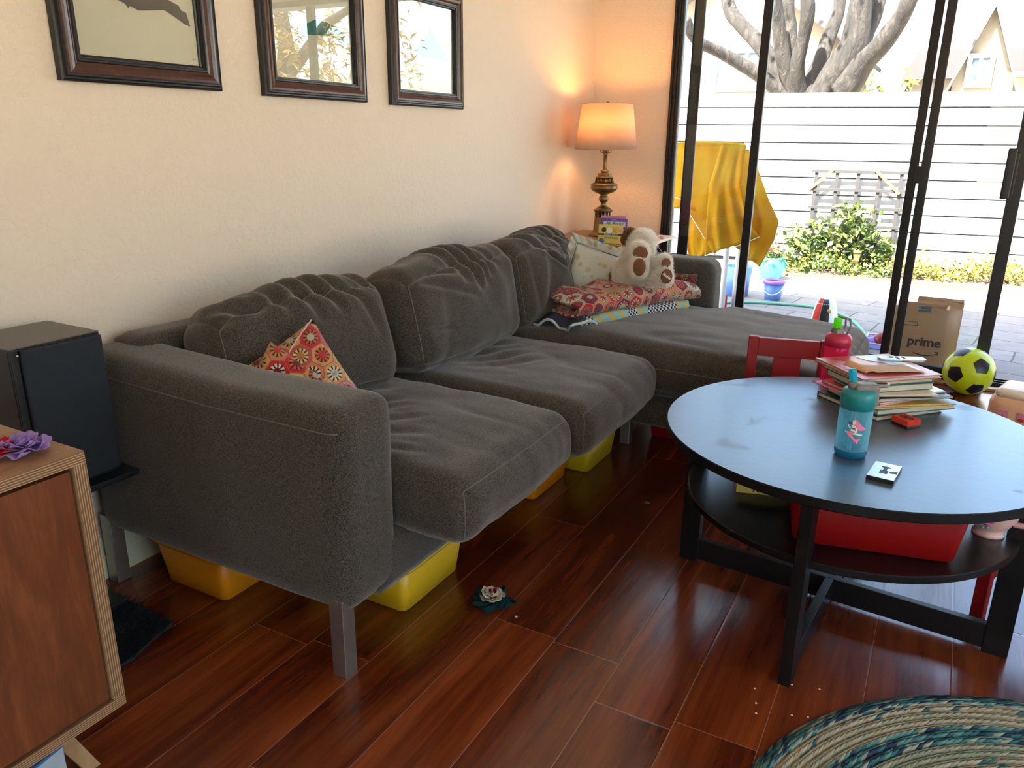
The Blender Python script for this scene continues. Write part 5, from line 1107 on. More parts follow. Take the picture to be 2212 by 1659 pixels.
# ================================================================== PICTURES
def picture(name, label, y0, y1, z0, z1, fw, tilt=0.0):
    t = thing(name, label, 'framed picture', (XL, (y0+y1)/2, z0), 0, 'framed whale prints on the left wall'); W_ = (y1-y0)/2; H_ = z1-z0
    # profile: (inset from outer edge, height off the wall)
    pr = [(0, 0.002), (0, 0.020), (0.004, 0.024), (0.006, 0.021), (0.010, 0.021), (0.013, 0.026), (0.017, 0.026)]
    pm_ = [(0.017, 0.026), (0.020, 0.030), (0.026, 0.031), (0.034, 0.028), (0.041, 0.022), (0.046, 0.020)]
    pi_ = [(0.046, 0.020), (0.048, 0.023), (0.052, 0.023), (0.054, 0.018), (0.058, 0.018), (0.060, 0.012), (fw, 0.010), (fw, 0.004)]
    def band(nm, lst, mat):
        mb = MB()
        def c(i, h): return [(h, -W_+i, i), (h, W_-i, i), (h, W_-i, H_-i), (h, -W_+i, H_-i)]
        vs = []; fs = []
        for a, h in lst: vs += c(a, h)
        for k in range(len(lst)-1):
            for j in range(4): fs.append((k*4+j, k*4+(j+1) % 4, (k+1)*4+(j+1) % 4, (k+1)*4+j))
        mb.add(vs, fs); mb.build(nm, mat, t)
    band('outer_lip', pr, M['black']); band('frame', pm_, M['frame']); band('inner_lip', pi_, M['black'])
    MB().box((0.001, -W_+0.01, 0.01), (0.0045, W_-0.01, H_-0.01)).build('print', M['print'], t)
    MB().box((0.0072, -W_+fw-0.001, fw-0.001), (0.0085, W_-fw+0.001, H_-fw+0.001)).build('glass', M['picglass'], t)
    return t, W_, H_
def silhouette(t, pts, name, mat, y0, zc): # pts in picture pixels -> polygon on print plane
    P_ = [at(px, py, x=XL+0.0055) for px, py in pts]; o = Vector(t.location)
    mb = MB(); vs = [(p.x-o.x, p.y-o.y, p.z-o.z) for p in P_]; 
    c = sum((Vector(v) for v in vs), Vector())/len(vs)
    me = bmesh.new(); bv = [me.verts.new(v) for v in vs]; f = me.faces.new(bv); bmesh.ops.triangulate(me, faces=[f]); 
    m_ = bpy.data.meshes.new(name); me.to_mesh(m_); me.free(); m_.materials.append(mat); ob = bpy.data.objects.new(name, m_); COL.objects.link(ob); ob.parent = t
    md = ob.modifiers.new('s', 'SOLIDIFY'); md.thickness = 0.0006
def pw(px0, py, px1): return at(px0, py, x=XL+0.03).y, at(px1, py, x=XL+0.03).y
z_b = 1.322
ya, yb = pw(137, 172, 486); p1_, _, _ = picture('framed_picture', 'leftmost framed print, a dark speckled whale diving on cream paper', 1.226, 1.712, z_b, 1.93, 0.064)
silhouette(p1_, [(225, -40), (300, -30), (352, -6), (385, 12), (391, 23), (402, 28), (405, 40), (411, 58), (398, 52), (385, 42), (378, 30), (355, 22), (325, 8), (300, 6), (301, 17), (300, 23), (290, 18), (283, 10), (277, 18), (268, 5), (240, -5), (215, -20)], 'whale_print', M['ink'], 0, 0)
text('a. n.', 0.006, M['ink'], p1_, fr(Vector(at(420, 128, x=XL+0.0056))-Vector(p1_.location), (0, 1, 0), (0, 0, 1)), 'signature')
p2_, _, _ = picture('framed_picture', 'middle framed print, its glass reflecting sky, a window post and orange foliage', 1.880, 2.376, z_b-0.004, 1.93, 0.060)
silhouette(p2_, [(640, 74), (655, 55), (680, 42), (705, 48), (728, 60), (745, 78), (748, 92), (735, 92), (715, 78), (698, 70), (690, 76), (682, 66), (662, 68)], 'whale_print', M['tealink'], 0, 0)
p3_, _, _ = picture('framed_picture', 'rightmost framed print, a small dark arching orca-like whale under reflecting glass', 2.525, 3.027, z_b-0.006, 1.762, 0.060)
silhouette(p3_, [(900, 120), (903, 98), (912, 84), (922, 79), (928, 60), (930, 78), (944, 88), (955, 102), (960, 118), (964, 122), (966, 134), (958, 130), (950, 116), (940, 106), (930, 104), (934, 112), (925, 122), (920, 110), (910, 106)], 'whale_print', M['ink'], 0, 0)
# ================================================================== SPEAKER, CABINET, LEFT SIDE
spk = thing('loudspeaker', 'black bookshelf loudspeaker on a stand between the sofa arm and the wooden cabinet', 'speaker', (-1.79, 0.975, 0.41)); 
MB().box((-0.11, -0.105, 0), (0.092, 0.105, 0.349)).build('cabinet', M['black'], spk, 0.004); MB().box((-0.108, -0.103, 0.349), (0.092, 0.103, 0.3515)).build('top_veneer', M['blackwood'], spk)
MB().box((0.094, -0.085, 0.012), (0.106, 0.101, 0.345)).build('grille', M['grille'], spk, 0.004); MB().box((0.092, -0.105, 0), (0.100, -0.088, 0.350)).build('baffle_edge', M['black'], spk, 0.002)
MB().sphere((0.107, -0.094, 0.338), 0.003).build('grille_peg', M['silver'], spk)
ss = thing('speaker_stand', 'low black speaker stand under the black loudspeaker', 'speaker stand', (-1.79, 0.975, 0))
MB().box((-0.13, -0.125, 0.394), (0.128, 0.132, 0.410)).build('top_plate', M['black'], ss, 0.003); MB().box((-0.04, -0.04, 0.02), (0.04, 0.04, 0.394)).build('pillar', M['black'], ss, 0.004); MB().box((-0.125, -0.13, 0.018), (0.05, 0.10, 0.034)).build('base_plate', M['black'], ss, 0.003)
sh = thing('shag_mat', 'small black shaggy mat on the floor between the cabinet and the sofa', 'mat', (-1.72, 0.84, 0))
mp = [(-0.22, -0.20), (0.10, -0.22), (0.17, 0.02), (0.178, 0.10), (0.155, 0.165), (0.14, 0.24), (-0.13, 0.25), (-0.20, 0.1)]
mb = MB(); mb.prism([(x, y) for x, y in mp], 0.010); 
rn = random.Random(4); cp_ = [(sum(p[0] for p in mp)/8, sum(p[1] for p in mp)/8)]
for _ in range(9000):
    k = rn.randrange(8); a, b = Vector(mp[k]), Vector(mp[(k+1) % 8]); t = rn.random(); e = a.lerp(b, t); c = Vector(cp_[0]); q = c.lerp(e, math.sqrt(rn.random())*1.01); w_ = 0.0016
    d = Vector((rn.gauss(0, .012), rn.gauss(0, .012))); mb.add([(q.x-w_, q.y, 0.008), (q.x+w_, q.y, 0.008), (q.x+d.x, q.y+d.y, 0.012+rn.uniform(0.004, 0.014))], [(0, 1, 2)])
mb.build('pile', M['mat'], sh)

CX0, CX1, CY0, CY1, CZ0, CZ1 = -1.72, -1.192, -0.55, 0.700, 0.197, 0.700
cab = thing('wooden_cabinet', 'walnut-veneered plywood cabinet with splayed legs at the left edge', 'cabinet', (-1.456, 0.075, 0)); cm = T(1.456, -0.075, 0); tk = 0.021
MB().box((CX0, CY0, CZ1-tk), (CX1, CY1, CZ1-0.0012), cm).build('top_panel', M['ply'], cab); MB().box((CX0, CY0, CZ1-0.0012), (CX1-0.0004, CY1-0.0004, CZ1), cm).build('top_veneer', M['oaktop'], cab)
MB().box((CX0, CY0, CZ0), (CX1, CY1, CZ0+tk), cm).build('bottom_panel', M['ply'], cab)
for y in (CY0, CY1-tk): MB().box((CX0, y, CZ0+tk), (CX1, y+tk, CZ1-tk), cm).build('side_panel', M['plyv'], cab)
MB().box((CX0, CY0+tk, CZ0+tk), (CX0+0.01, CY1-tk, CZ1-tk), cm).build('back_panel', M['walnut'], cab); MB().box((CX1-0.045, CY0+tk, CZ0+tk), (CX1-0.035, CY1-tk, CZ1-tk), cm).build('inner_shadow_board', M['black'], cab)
for y0, y1 in ((0.045, CY1-tk-0.006), (CY0+tk+0.006, 0.035)): MB().box((CX1-0.024, y0, CZ0+tk+0.004), (CX1-0.004, y1, CZ1-tk-0.008), cm).build('door', M['walnut'], cab, 0.001)
for sx_, sy_ in ((1, 1), (1, -1), (-1, 1), (-1, -1)):
    tx_, ty_ = (CX1-0.13 if sx_ > 0 else CX0+0.10), (CY1-0.10 if sy_ > 0 else CY0+0.10)
    b_ = Vector((tx_-0.0, ty_+sy_*0.085, 0)); t_ = Vector((tx_, ty_, CZ0))
    mb = MB(); w0, w1 = 0.019, 0.014; vs = []
    for c_, w_ in ((b_, w1), (t_, w0)): vs += [(c_.x-0.011, c_.y-w_/1.0, c_.z), (c_.x+0.011, c_.y-w_, c_.z), (c_.x+0.011, c_.y+w_, c_.z), (c_.x-0.011, c_.y+w_, c_.z)]
    mb.add(vs, [(3, 2, 1, 0), (4, 5, 6, 7), (0, 1, 5, 4), (1, 2, 6, 5), (2, 3, 7, 6), (3, 0, 4, 7)], cm); mb.build('leg', M['plyleg'], cab, 0.002)
bb = at(118, 1640, z=0.10); bxo = thing('cardboard_box', 'blue and white printed box on the floor under the wooden cabinet', 'box', (bb.x-0.05, bb.y-0.12, 0), R(10))
MB().box((-0.10, -0.13, 0), (0.07, 0.13, 0.115)).build('box_body', M['bluebox'], bxo, 0.002); MB().add([(0.0712, -0.02, 0.004), (0.0712, 0.128, 0.004), (0.0712, 0.128, 0.112), (0.0712, 0.06, 0.112)], [(0, 1, 2, 3)]).build('white_panel', M['whitecard'], bxo)
MB().prism([(0.0, 0.12), (0.06, 0.10), (0.065, 0.128), (0.01, 0.129)], 0.0006, T(0, 0, 0.1155)).build('top_print', M['whitecard'], bxo)

def blossom(name, label, loc, r_, mat, group, seed=0, layers=((6, 1.0, 12), (6, 0.8, 35), (5, 0.55, 62)), core=None, flat=1.0, cat='silk flower'):
    t = thing(name, label, cat, tuple(loc), 0, group); rn = random.Random(seed); mb = MB()
    for k, (n_, s_, el) in enumerate(layers):
        for j in range(n_):
            a = 2*PI*j/n_+k*0.5+rn.uniform(-.2, .2); e = R(el+rn.uniform(-10, 10)); L = r_*s_*rn.uniform(0.9, 1.1); w_ = L*0.62
            m = Rz(a) @ Ry(-e)
            def fn(u, v, L=L, w_=w_, sd=rn.random()*50): 
                x = L*v; y = (u-0.5)*2*w_*math.sin(min(1, v*1.25)*PI*0.5)*(1-0.35*max(0, v-0.75)/0.25); return (x, y, 0.10*L*math.sin(u*9+sd)*v+0.12*L*(abs(u-0.5)*2)**2*v+0.004)
            mb.grid(fn, 8, 6, m)
    mb.build('petals', M[mat], t, solid=0.0006)
    if core: 
        mc = MB(); rn = random.Random(seed+1)
        for j in range(12): a = rn.uniform(0, 6.28); mc.tube([(0, 0, 0.004), (r_*0.3*math.cos(a), r_*0.3*math.sin(a), r_*rn.uniform(0.3, 0.6))], [0.002, 0.0035], 6)
        mc.build('centre', M[core], t)
    return t
fl = at(52, 978, z=CZ1)
blossom('silk_flower', 'lilac silk flower lying on the walnut cabinet top', (fl.x, fl.y, CZ1+0.002), 0.042, 'lilac', None, 3)
fl = at(-6, 985, z=CZ1); blossom('silk_flower', 'red silk flower at the very left edge on the cabinet top', (fl.x, fl.y, CZ1+0.002), 0.034, 'redsilk', None, 5)
ff_ = at(1063, 1303, z=0)
ft = blossom('silk_flower', 'ivory silk flower with maroon centre and dark teal leaves lying on the floor', (ff_.x, ff_.y, 0.012), 0.044, 'ivory', None, 7, layers=((7, 0.85, 28), (7, 0.7, 50), (5, 0.45, 70)), core='maroon')
mb = MB(); rn = random.Random(2)
for j in range(9):
    a = 2*PI*j/9+rn.uniform(-.2, .2); m = Rz(a) @ Ry(-R(6)); L = 0.066*rn.uniform(0.8, 1.1); mb.grid(lambda u, v, L=L: (L*v, (u-0.5)*L*0.7*math.sin(PI*min(1, v*0.92+0.08))*(1+0.15*math.sin(v*30)), 0.004*math.sin(u*6+v*8)-0.004*v), 6, 10, m)
mb.build('leaves', M['tealsilk'], ft, solid=0.0006)
lb = at(1395, 1088, z=0); dbr = MB(); 
for a in (0.2, 1.7, 2.9, 4.4, 5.3): dbr.add([(0, 0, 0.002), (0.006*math.cos(a+.3), 0.006*math.sin(a+.3), 0.006), (0.017*math.cos(a), 0.017*math.sin(a), 0.003), (0.006*math.cos(a-.3), 0.006*math.sin(a-.3), 0.001)], [(0, 1, 2, 3)], T(lb.x, lb.y, 0.0005))
tag(dbr.build('leaf_scrap', M['leafg']), 'tiny dried leaf scrap on the floorboards between sofa and coffee table', 'leaf')
for i, (px, py) in enumerate(((1115, 1333), (1633, 1542), (1710, 1546), (1745, 1550), (1633, 1520), (1630, 1488), (1710, 1480), (1770, 1490))):
    p = at(px, py, z=0); tag(MB().sphere((p.x, p.y, 0.0014), 0.0022 if i else 0.0035, sc=(1.2, 1, 0.6), nu=8, nv=6).build('crumb', M['peachlite' if i else 'whitecard']), 'tiny white crumb beside the ivory silk flower' if i == 0 else 'tiny pale crumb on the floorboards in front of the braided rug', 'crumb', 'crumbs on the floor')

# ================================================================== BINS
def rrect(w_, d, r_, n_=6):
    pts = []
    for cx, cy, a0 in ((w_/2-r_, d/2-r_, 0), (-w_/2+r_, d/2-r_, 90), (-w_/2+r_, -d/2+r_, 180), (w_/2-r_, -d/2+r_, 270)):
        for i in range(n_+1): a = R(a0+90*i/n_); pts.append((cx+r_*math.cos(a), cy+r_*math.sin(a)))
    return pts
def bin_(label, loc, rz, mat, W_=0.34, D=0.235, H_=0.148, group='plastic storage bins'):
    t = thing('storage_bin', label, 'storage bin', loc, rz, group); r_ = 0.022; k = 0.032; n_ = len(rrect(1, 1, .1))
    def loft(mb, secs, cap0=False):
        vs = []; fs = []
        for (w_, d, rr, z) in secs: vs += [(x, y, z) for x, y in rrect(w_, d, rr)]
        for i in range(len(secs)-1):
            for j in range(n_): fs.append((i*n_+j, i*n_+(j+1) % n_, (i+1)*n_+(j+1) % n_, (i+1)*n_+j))
        if cap0: fs.append(tuple(reversed(range(n_)))); fs.append(tuple((len(secs)-1)*n_+j for j in range(n_)))
        mb.add(vs, fs, I4, True)
    mb = MB(); loft(mb, [(W_-0.02, D-0.02, r_, 0.0), (W_, D, r_, 0.006), (W_+k, D+k, r_, H_-0.012), (W_+k-0.005, D+k-0.005, r_, H_-0.012), (W_-0.006, D-0.006, r_, 0.008), (W_-0.02, D-0.02, r_, 0.006)], True); mb.build('bin_body', M[mat], t)
    mb = MB(); w0, d0 = W_+k, D+k; loft(mb, [(w0-0.004, d0-0.004, r_, H_-0.014), (w0+0.020, d0+0.020, r_+0.008, H_-0.016), (w0+0.024, d0+0.024, r_+0.01, H_-0.010), (w0+0.018, d0+0.018, r_+0.008, H_-0.002), (w0-0.002, d0-0.002, r_, H_), (w0-0.006, d0-0.006, r_, H_-0.006)]); mb.build('rim', M[mat], t)
    return t
def underbin(label, near, far, mat, H_=0.148):
    a, b = at(*near, z=0), at(*far, z=0); D = abs(b.y-a.y)+0.025; xf = (a.x+b.x)/2
    return bin_(label, (xf-0.17, (a.y+b.y)/2+0.008, 0), 0, mat, 0.34, D, H_)
underbin('yellow bin under the front edge of the near seat cushion', (865, 1322), (993, 1240), 'yellow')
underbin('orange bin under the sofa between the two yellow ones', (1143, 1080), (1227, 1034), 'orange')
underbin('mustard yellow bin with open rim under the second seat cushion, by the middle leg', (1261, 1021), (1327, 981), 'olive')
a, b = at(355, 1255, z=0), at(488, 1306, z=0); bin_('orange bin under the near arm of the sofa, close to the wall', ((a.x+b.x)/2, 1.21+0.155, 0), 0, 'orange', 0.235, 0.30, 0.148)
a = at(1397, 943, z=0); bin_('red bin on the floor under the chaise', (a.x+0.11, a.y+0.17, 0), R(8), 'red', 0.235, 0.30, 0.142)

# ================================================================== COFFEE TABLE
TC = Vector((-0.13, 2.04, 0)); TR = 0.465; ZTT = 0.500; ZSH = 0.318
ct_ = thing('coffee_table', 'round black-brown coffee table with lower shelf', 'coffee table', tuple(TC))
def disc(r_, z0, z1, n_=128): return [(0, z0), (r_-0.003, z0), (r_, z0+0.003), (r_, z1-0.002), (r_-0.002, z1), (0, z1)]
MB().lathe(disc(TR, ZTT-0.024, ZTT), 160).build('tabletop', [M['table'], M['tableframe']], ct_); MB().lathe(disc(0.398, ZSH-0.020, ZSH), 140).build('shelf', [M['tableshelf'], M['tableframe']], ct_)
for o_ in ct_.children:
    for p_ in o_.data.polygons: p_.use_smooth = False; p_.material_index = 0 if p_.normal.z > 0.9 else 1
A0 = R(-5)
for k in range(4):
    m = Rz(A0+k*PI/2); MB().box((0.368, -0.014, 0), (0.424, 0.014, ZTT-0.024), m).build('leg', M['tableframe'], ct_, 0.002)
MB().box((-0.37, -0.011, 0.010), (0.37, 0.011, 0.075), Rz(A0)).build('rail', M['tableframe'], ct_, 0.0015)
for k in (1, 3): MB().box((0.011, -0.011, 0.010), (0.37, 0.011, 0.075), Rz(A0+k*PI/2)).build('rail', M['tableframe'], ct_, 0.0015)
for k in range(2): MB().box((-0.37, -0.010, ZTT-0.031), (0.37, 0.010, ZTT-0.0245), Rz(A0+k*PI/2)).build('top_rail', M['tableframe'], ct_, 0.0015)
# scuffs
# red bin, yellow book and toy cup on the shelf
a, b = at(1712, 1176, z=ZSH), at(2066, 1227, z=ZSH); L_ = (b-a).length; ang = math.atan2((b-a).y, (b-a).x); mid = (a+b)/2; off = Vector((-math.sin(ang), math.cos(ang), 0))*0.115
bin_('red bin on the lower shelf of the coffee table', (mid.x+off.x, mid.y+off.y, ZSH), ang, 'red', L_, 0.21, 0.148)
ab = at(1590, 1063, z=ZSH); ac = at(1668, 1071, z=ZSH); ang = math.atan2((ac-ab).y, (ac-ab).x)
an = thing('picture_book', 'yellow book with ANIMALS on its spine lying on the coffee table shelf', 'book', tuple(ab), ang)
MB().box((0.0, 0.0, 0), (0.20, 0.0015, 0.026)).box((0, 0, 0), (0.20, 0.15, 0.0015)).box((0, 0, 0.0245), (0.20, 0.15, 0.026)).build('cover', M['yellowbook'], an); MB().box((0.003, 0.0015, 0.0015), (0.197, 0.147, 0.0245)).build('pages', M['pages'], an)
text('ANIMALS', 0.021, M['black'], an, T(0.082, -0.0008, 0.0125) @ Rx(PI/2), 'spine_title', bold=0.0004, sx=0.95)
tc = at(2132, 1158, z=ZSH); cup = thing('toy_teacup', 'pink toy teacup with painted flower on the coffee table shelf, right of the red bin', 'toy cup', (tc.x+0.002, tc.y+0.02, ZSH))
MB().lathe([(0, 0), (0.034, 0), (0.034, 0.006), (0.028, 0.012), (0.040, 0.025), (0.054, 0.050), (0.058, 0.080), (0.060, 0.084), (0.055, 0.084), (0.050, 0.050), (0.034, 0.024), (0, 0.016)], 40).build('cup_body', M['teacup'], cup)
MB().tube(smooth_pts([Vector(q) for q in ((0.053, 0, 0.066), (0.078, 0, 0.078), (0.090, 0, 0.060), (0.076, 0, 0.038), (0.046, 0, 0.034))], 6), 0.0075, 12).build('handle', plain('cup_handle_pink', (0.62, 0.30, 0.30), 0.35), cup)
cfm = lambda a, z, r_: T(r_*math.cos(a), r_*math.sin(a), z)
for k in range(6): a = 2*PI*k/6; aa = R(-105)+0.20*math.cos(a); MB().sphere((0, 0, 0), 0.0085, cfm(aa, 0.056+0.010*math.sin(a), 0.0545), sc=(1, 1, 1)).build('painted_petal', M['cupflower'], cup)
MB().sphere((0, 0, 0), 0.0095, cfm(R(-105), 0.056, 0.0575)).build('painted_centre', M['cupyellow'], cup)
for aa, z in ((-120, 0.034), (-112, 0.030), (-100, 0.033), (-128, 0.042)): MB().sphere((0, 0, 0), 0.005, cfm(R(aa), z, 0.043)).build('painted_leaf', M['cupgreen'], cup)

# ---- things on the table top
# stack of books
NC, LC, RC = at(1893, 911, z=ZTT), at(1757, 858, z=ZTT), at(2070, 905, z=ZTT)
u_ = (RC-NC).normalized(); uang = math.atan2(u_.y, u_.x)
z_ = ZTT + 0.0003
def stack_book(label, W_, D, th, cover, du=0.0, dv=0.0, rot=0.0, soft=False, name='book', lp=None):
    """book lying flat; near corner offset du along the near edge, dv inward"""
    global z_
    v_ = Vector((-u_.y, u_.x, 0)); o = NC + u_*du + v_*dv
    t = thing(name, label, 'book', (o.x, o.y, z_), uang+R(rot), 'books stacked on the coffee table'); ct = 0.0011 if soft else 0.0022; b = 0.0 if soft else 0.003
    MB().box((b, b, ct), (W_-b, D-0.001, th-ct)).build('pages', M['pages'], t)
    MB().box((0, 0, 0), (W_, D, ct)).box((0, 0, th-ct), (W_, D, th)).box((0, D-ct, 0), (W_, D, th)).build('cover', M[cover], t, 0.0006)
    z_ += th+0.0002; return t
v__ = Vector((-u_.y, u_.x, 0))
stack_book('large dark-covered book at the very bottom of the stack', 0.225, 0.225, 0.014, 'darkcover', 0, 0, 13)
stack_book('large dark green-covered book second from the bottom of the stack', 0.245, 0.215, 0.015, 'greencover', 0.004, 0.006, 7)
stack_book('thin gold-covered folder near the bottom of the stack', 0.225, 0.200, 0.0035, 'gold', -0.005, 0.016, -1, True, 'folder')
stack_book('second thin gold-covered folder just above the first', 0.220, 0.200, 0.0035, 'gold', -0.002, 0.018, 1, True, 'folder')
stack_book('thin booklet coloured pink for light cast through the pink bottle, left of the stack', 0.16, 0.232, 0.004, 'pinkcast', 0.006, 0.012, 17, True, 'booklet')  # added booklet; its pink stands for light cast through the bottle
stack_book('brown-covered booklet poking out on the left, above the hot pink one', 0.15, 0.215, 0.006, 'rust', 0.012, 0.014, 14, True, 'booklet')
stack_book('floppy grey magazine above the gold folders', 0.228, 0.190, 0.006, 'slateband', 0.0, 0.018, 3, True, 'magazine')
stack_book('thin dark magazine in the middle of the stack', 0.205, 0.190, 0.004, 'darkcover', 0.012, 0.016, 0, True, 'magazine')
stack_book('glossy pale blue thin book sticking out on the right of the stack', 0.190, 0.200, 0.004, 'skycover', 0.030, 0.03, 6, True)
stack_book('thin cream booklet sticking out on the near side of the stack', 0.170, 0.180, 0.0045, 'cream', 0.0, 0.02, -4, True, 'booklet')
stack_book('thick block-paged book in the upper half of the stack', 0.205, 0.180, 0.019, 'greencover', -0.018, 0.032, 6)
stack_book('green-covered book second from the top of the stack', 0.210, 0.185, 0.011, 'greencover', -0.024, 0.033, 7)
ZTOPB = z_
top_b = stack_book('glossy rust-red covered book on top of the stack', 0.240, 0.215, 0.011, 'rust', -0.036, 0.028, 6)
text('Unknown', 0.022, M['skycover'], top_b, T(0.175, 0.085, 0.0114) @ Rz(R(75)), 'cover_title'); MB().prism([(0.13, 0.16), (0.16, 0.135), (0.19, 0.03), (0.215, 0.05), (0.22, 0.12), (0.20, 0.205), (0.12, 0.205)], 0.0003, T(0, 0, 0.0111)).build('cover_art', M['skycover'], top_b)
bpy.data.objects.remove(top_b.children[-2]) if False else None
# left side loose magazines sticking out toward the wall side
z_keep = z_
z_ = ZTT+0.0003+0.036
# envelope and remote on top
env = thing('envelope', 'crumpled brown paper envelope lying on the top book', 'envelope', tuple(at(1893, 810, z=z_keep).xy)+(z_keep+0.0006,), math.atan2((at(2000, 806, z=z_keep)-at(1893, 810, z=z_keep)).y, (at(2000, 806, z=z_keep)-at(1893, 810, z=z_keep)).x))
def envf(u, v): return (0.145*u-0.015*v, 0.078*v, 0.003+0.002*math.sin(u*4+v*2)+0.003*(1-v)*(1-u))
MB().grid(envf, 14, 10).build('envelope_body', M['paper'], env, solid=0.0012)
MB().grid(lambda u, v: (-0.026+0.040*u-0.015*v, 0.008+0.084*v, 0.003+0.013*math.sin(PI*min(1, u*1.05))*(0.45+0.4*v)), 8, 8).build('flap', plain('envelope_inside', (0.62, 0.36, 0.18), 0.8), env, solid=0.0012)
r0, r1 = at(1900, 772, z=z_keep+0.006), at(1996, 775, z=z_keep+0.006); ra = math.atan2((r1-r0).y, (r1-r0).x)
rem = thing('remote_control', 'slim silver remote control lying on the top book', 'remote control', ((r0.x+r1.x)/2, (r0.y+r1.y)/2, z_keep+0.0004), ra)
MB().prism(rrect(0.128, 0.036, 0.012), 0.0065).build('remote_body', M['silver'], rem, 0.0012)
for dx, dy, rr in ((-0.028, 0.006, 0.006), (-0.012, -0.007, 0.005), (-0.012, 0.007, 0.005), (0.006, -0.007, 0.005), (0.006, 0.007, 0.005)): MB().lathe([(0, 0.0064), (rr, 0.0064), (rr, 0.0074), (0, 0.0074)], 20, T(dx, dy, 0)).build('button', M['black'], rem)

# aqua bottle
bl = at(1834, 993, z=ZTT); BC = (-0.117, 1.862)
bot = thing('water_bottle', 'aqua see-through child water bottle with mermaid print and teal cap, nearest on the table', 'water bottle', (BC[0], BC[1], ZTT), R(28), 'kids water bottles')
MB().lathe([(0.030, 0.004), (0.034, 0.010), (0.0355, 0.02), (0.036, 0.05), (0.0365, 0.09), (0.036, 0.118), (0.0335, 0.122), (0.0335, 0.118), (0.0345, 0.09), (0.0340, 0.03), (0.030, 0.012), (0.0, 0.010)], 48, caps=False).build('bottle_body', M['aqua'], bot)
MB().lathe([(0, 0.0), (0.030, 0.0), (0.0345, 0.004), (0.0362, 0.012), (0.0355, 0.018), (0.0, 0.009)], 48, caps=False).build('bottle_base', M['aquabase'], bot)
MB().lathe([(0.0345, 0.117), (0.0378, 0.118), (0.0382, 0.150), (0.036, 0.158), (0.028, 0.163), (0, 0.164)], 48).build('cap', M['tealcap'], bot)
cp = MB(); cp.add(*cushion((0.058, 0.040, 0.020), rnd=0.009, n=(10, 8, 4))[:2], T(0.012, 0, 0.166), True); cp.build('spout_cover', M['greycap'], bot)
cp = MB(); cp.add(*cushion((0.022, 0.036, 0.048), rnd=0.009, n=(6, 8, 8))[:2], T(0.031, 0, 0.146) @ Ry(R(-8)), True); cp.build('latch', M['greycap'], bot)
cp = MB(); cp.tube([(-0.010, -0.014, 0.168), (0.02, -0.016, 0.172), (0.056, -0.012, 0.173), (0.064, 0, 0.172), (0.056, 0.012, 0.173), (0.02, 0.016, 0.174), (-0.010, 0.014, 0.168)], 0.0042, 8, closed=True); cp.build('carry_loop', M['greycap'], bot)
MB().lathe([(0.0115, 0), (0.0115, 0.008), (0.009, 0.016), (0.0, 0.017)], 20, T(-0.014, 0, 0.164) @ Ry(R(-14))).build('valve_seat', M['greycap'], bot)
cp = MB(); cp.add(*cushion((0.015, 0.015, 0.032), rnd=0.003, n=(6, 6, 8))[:2], T(-0.019, 0, 0.193) @ Ry(R(-14)), True); cp.build('bite_valve', M['aquasil'], bot)
MB().tube([(-0.004, 0, 0.012), (-0.004, 0, 0.160)], 0.0048, 12).build('straw', M['straw'], bot)
# mermaid print wrapped on the side facing the camera
camang = math.atan2(-BC[1], -BC[0]) - R(28)
def wrap(pts, name, mat, r_=0.0372):
    mb = MB(); vs = []
    bmx = bmesh.new(); bv = [bmx.verts.new((x/1000, y/1000, 0)) for x, y in pts]; f = bmx.faces.new(bv); bmesh.ops.triangulate(bmx, faces=[f]); bmesh.ops.subdivide_edges(bmx, edges=bmx.edges, cuts=2, use_grid_fill=True)
    for v in bmx.verts:
        a = camang + v.co.x/r_; z = 0.06+v.co.y; v.co = Vector((r_*math.cos(a), r_*math.sin(a), z))
    me = bpy.data.meshes.new(name); bmx.to_mesh(me); bmx.free(); me.materials.append(M[mat]); o = bpy.data.objects.new(name, me); COL.objects.link(o); o.parent = bot
    for p in me.polygons: p.use_smooth = True
    return o
wrap([(-4, 36), (0, 39), (6, 38), (10, 33), (16, 26), (24, 20), (28, 16), (20, 14), (12, 13), (7, 16), (5, 24), (2, 30), (-3, 29)], 'print_hair', 'hairpink', 0.0374)
wrap([(-4, 31), (-2, 35), (2, 35), (4, 31), (3, 27), (-1, 26), (-3, 28)], 'print_face', 'skin', 0.0376)
wrap([(-3, 26), (3, 25), (7, 18), (9, 10), (6, 6), (3, 8), (5, 13), (3, 17), (4, 10), (-6, 10), (-5, 18), (-10, 22), (-12, 30), (-14, 29), (-12, 20), (-6, 16)], 'print_torso', 'skin', 0.0375)
wrap([(-5, 20), (-1, 18), (3, 20), (4, 16), (0, 15), (-5, 16)], 'print_top', 'figpurple', 0.0378)
wrap([(-14, 30), (-9, 33), (-3, 31), (-7, 27), (-12, 26)], 'print_shell', 'figpurple', 0.0378)
wrap([(-12, 10), (-8, 8), (4, 8), (-2, 2), (6, -8), (10, -12), (8, -14), (2, -10), (-8, -2), (-13, 4)], 'print_tail', 'hairpink', 0.0376)
wrap([(5, -8), (18, -6), (14, -12), (12, -20), (7, -13), (4, -18), (3, -11)], 'print_tail_fin', 'hairpink', 0.0377)
wrap([(-20, 8), (-10, 3), (8, 2), (20, 0), (22, 3), (10, 6), (-10, 8)], 'print_shell_seat', 'skin', 0.0373)
for i, (x, y) in enumerate(((-22, 36), (-16, 44), (22, 38), (26, 8), (-24, 18), (14, 46), (20, -18), (-22, -20))): wrap([(x+3.4*math.cos(2*PI*k/5)*(1 if k % 2 else .8), y+3.4*math.sin(2*PI*k/5)) for k in range(5)], 'print_seaweed', 'figteal', 0.0371)
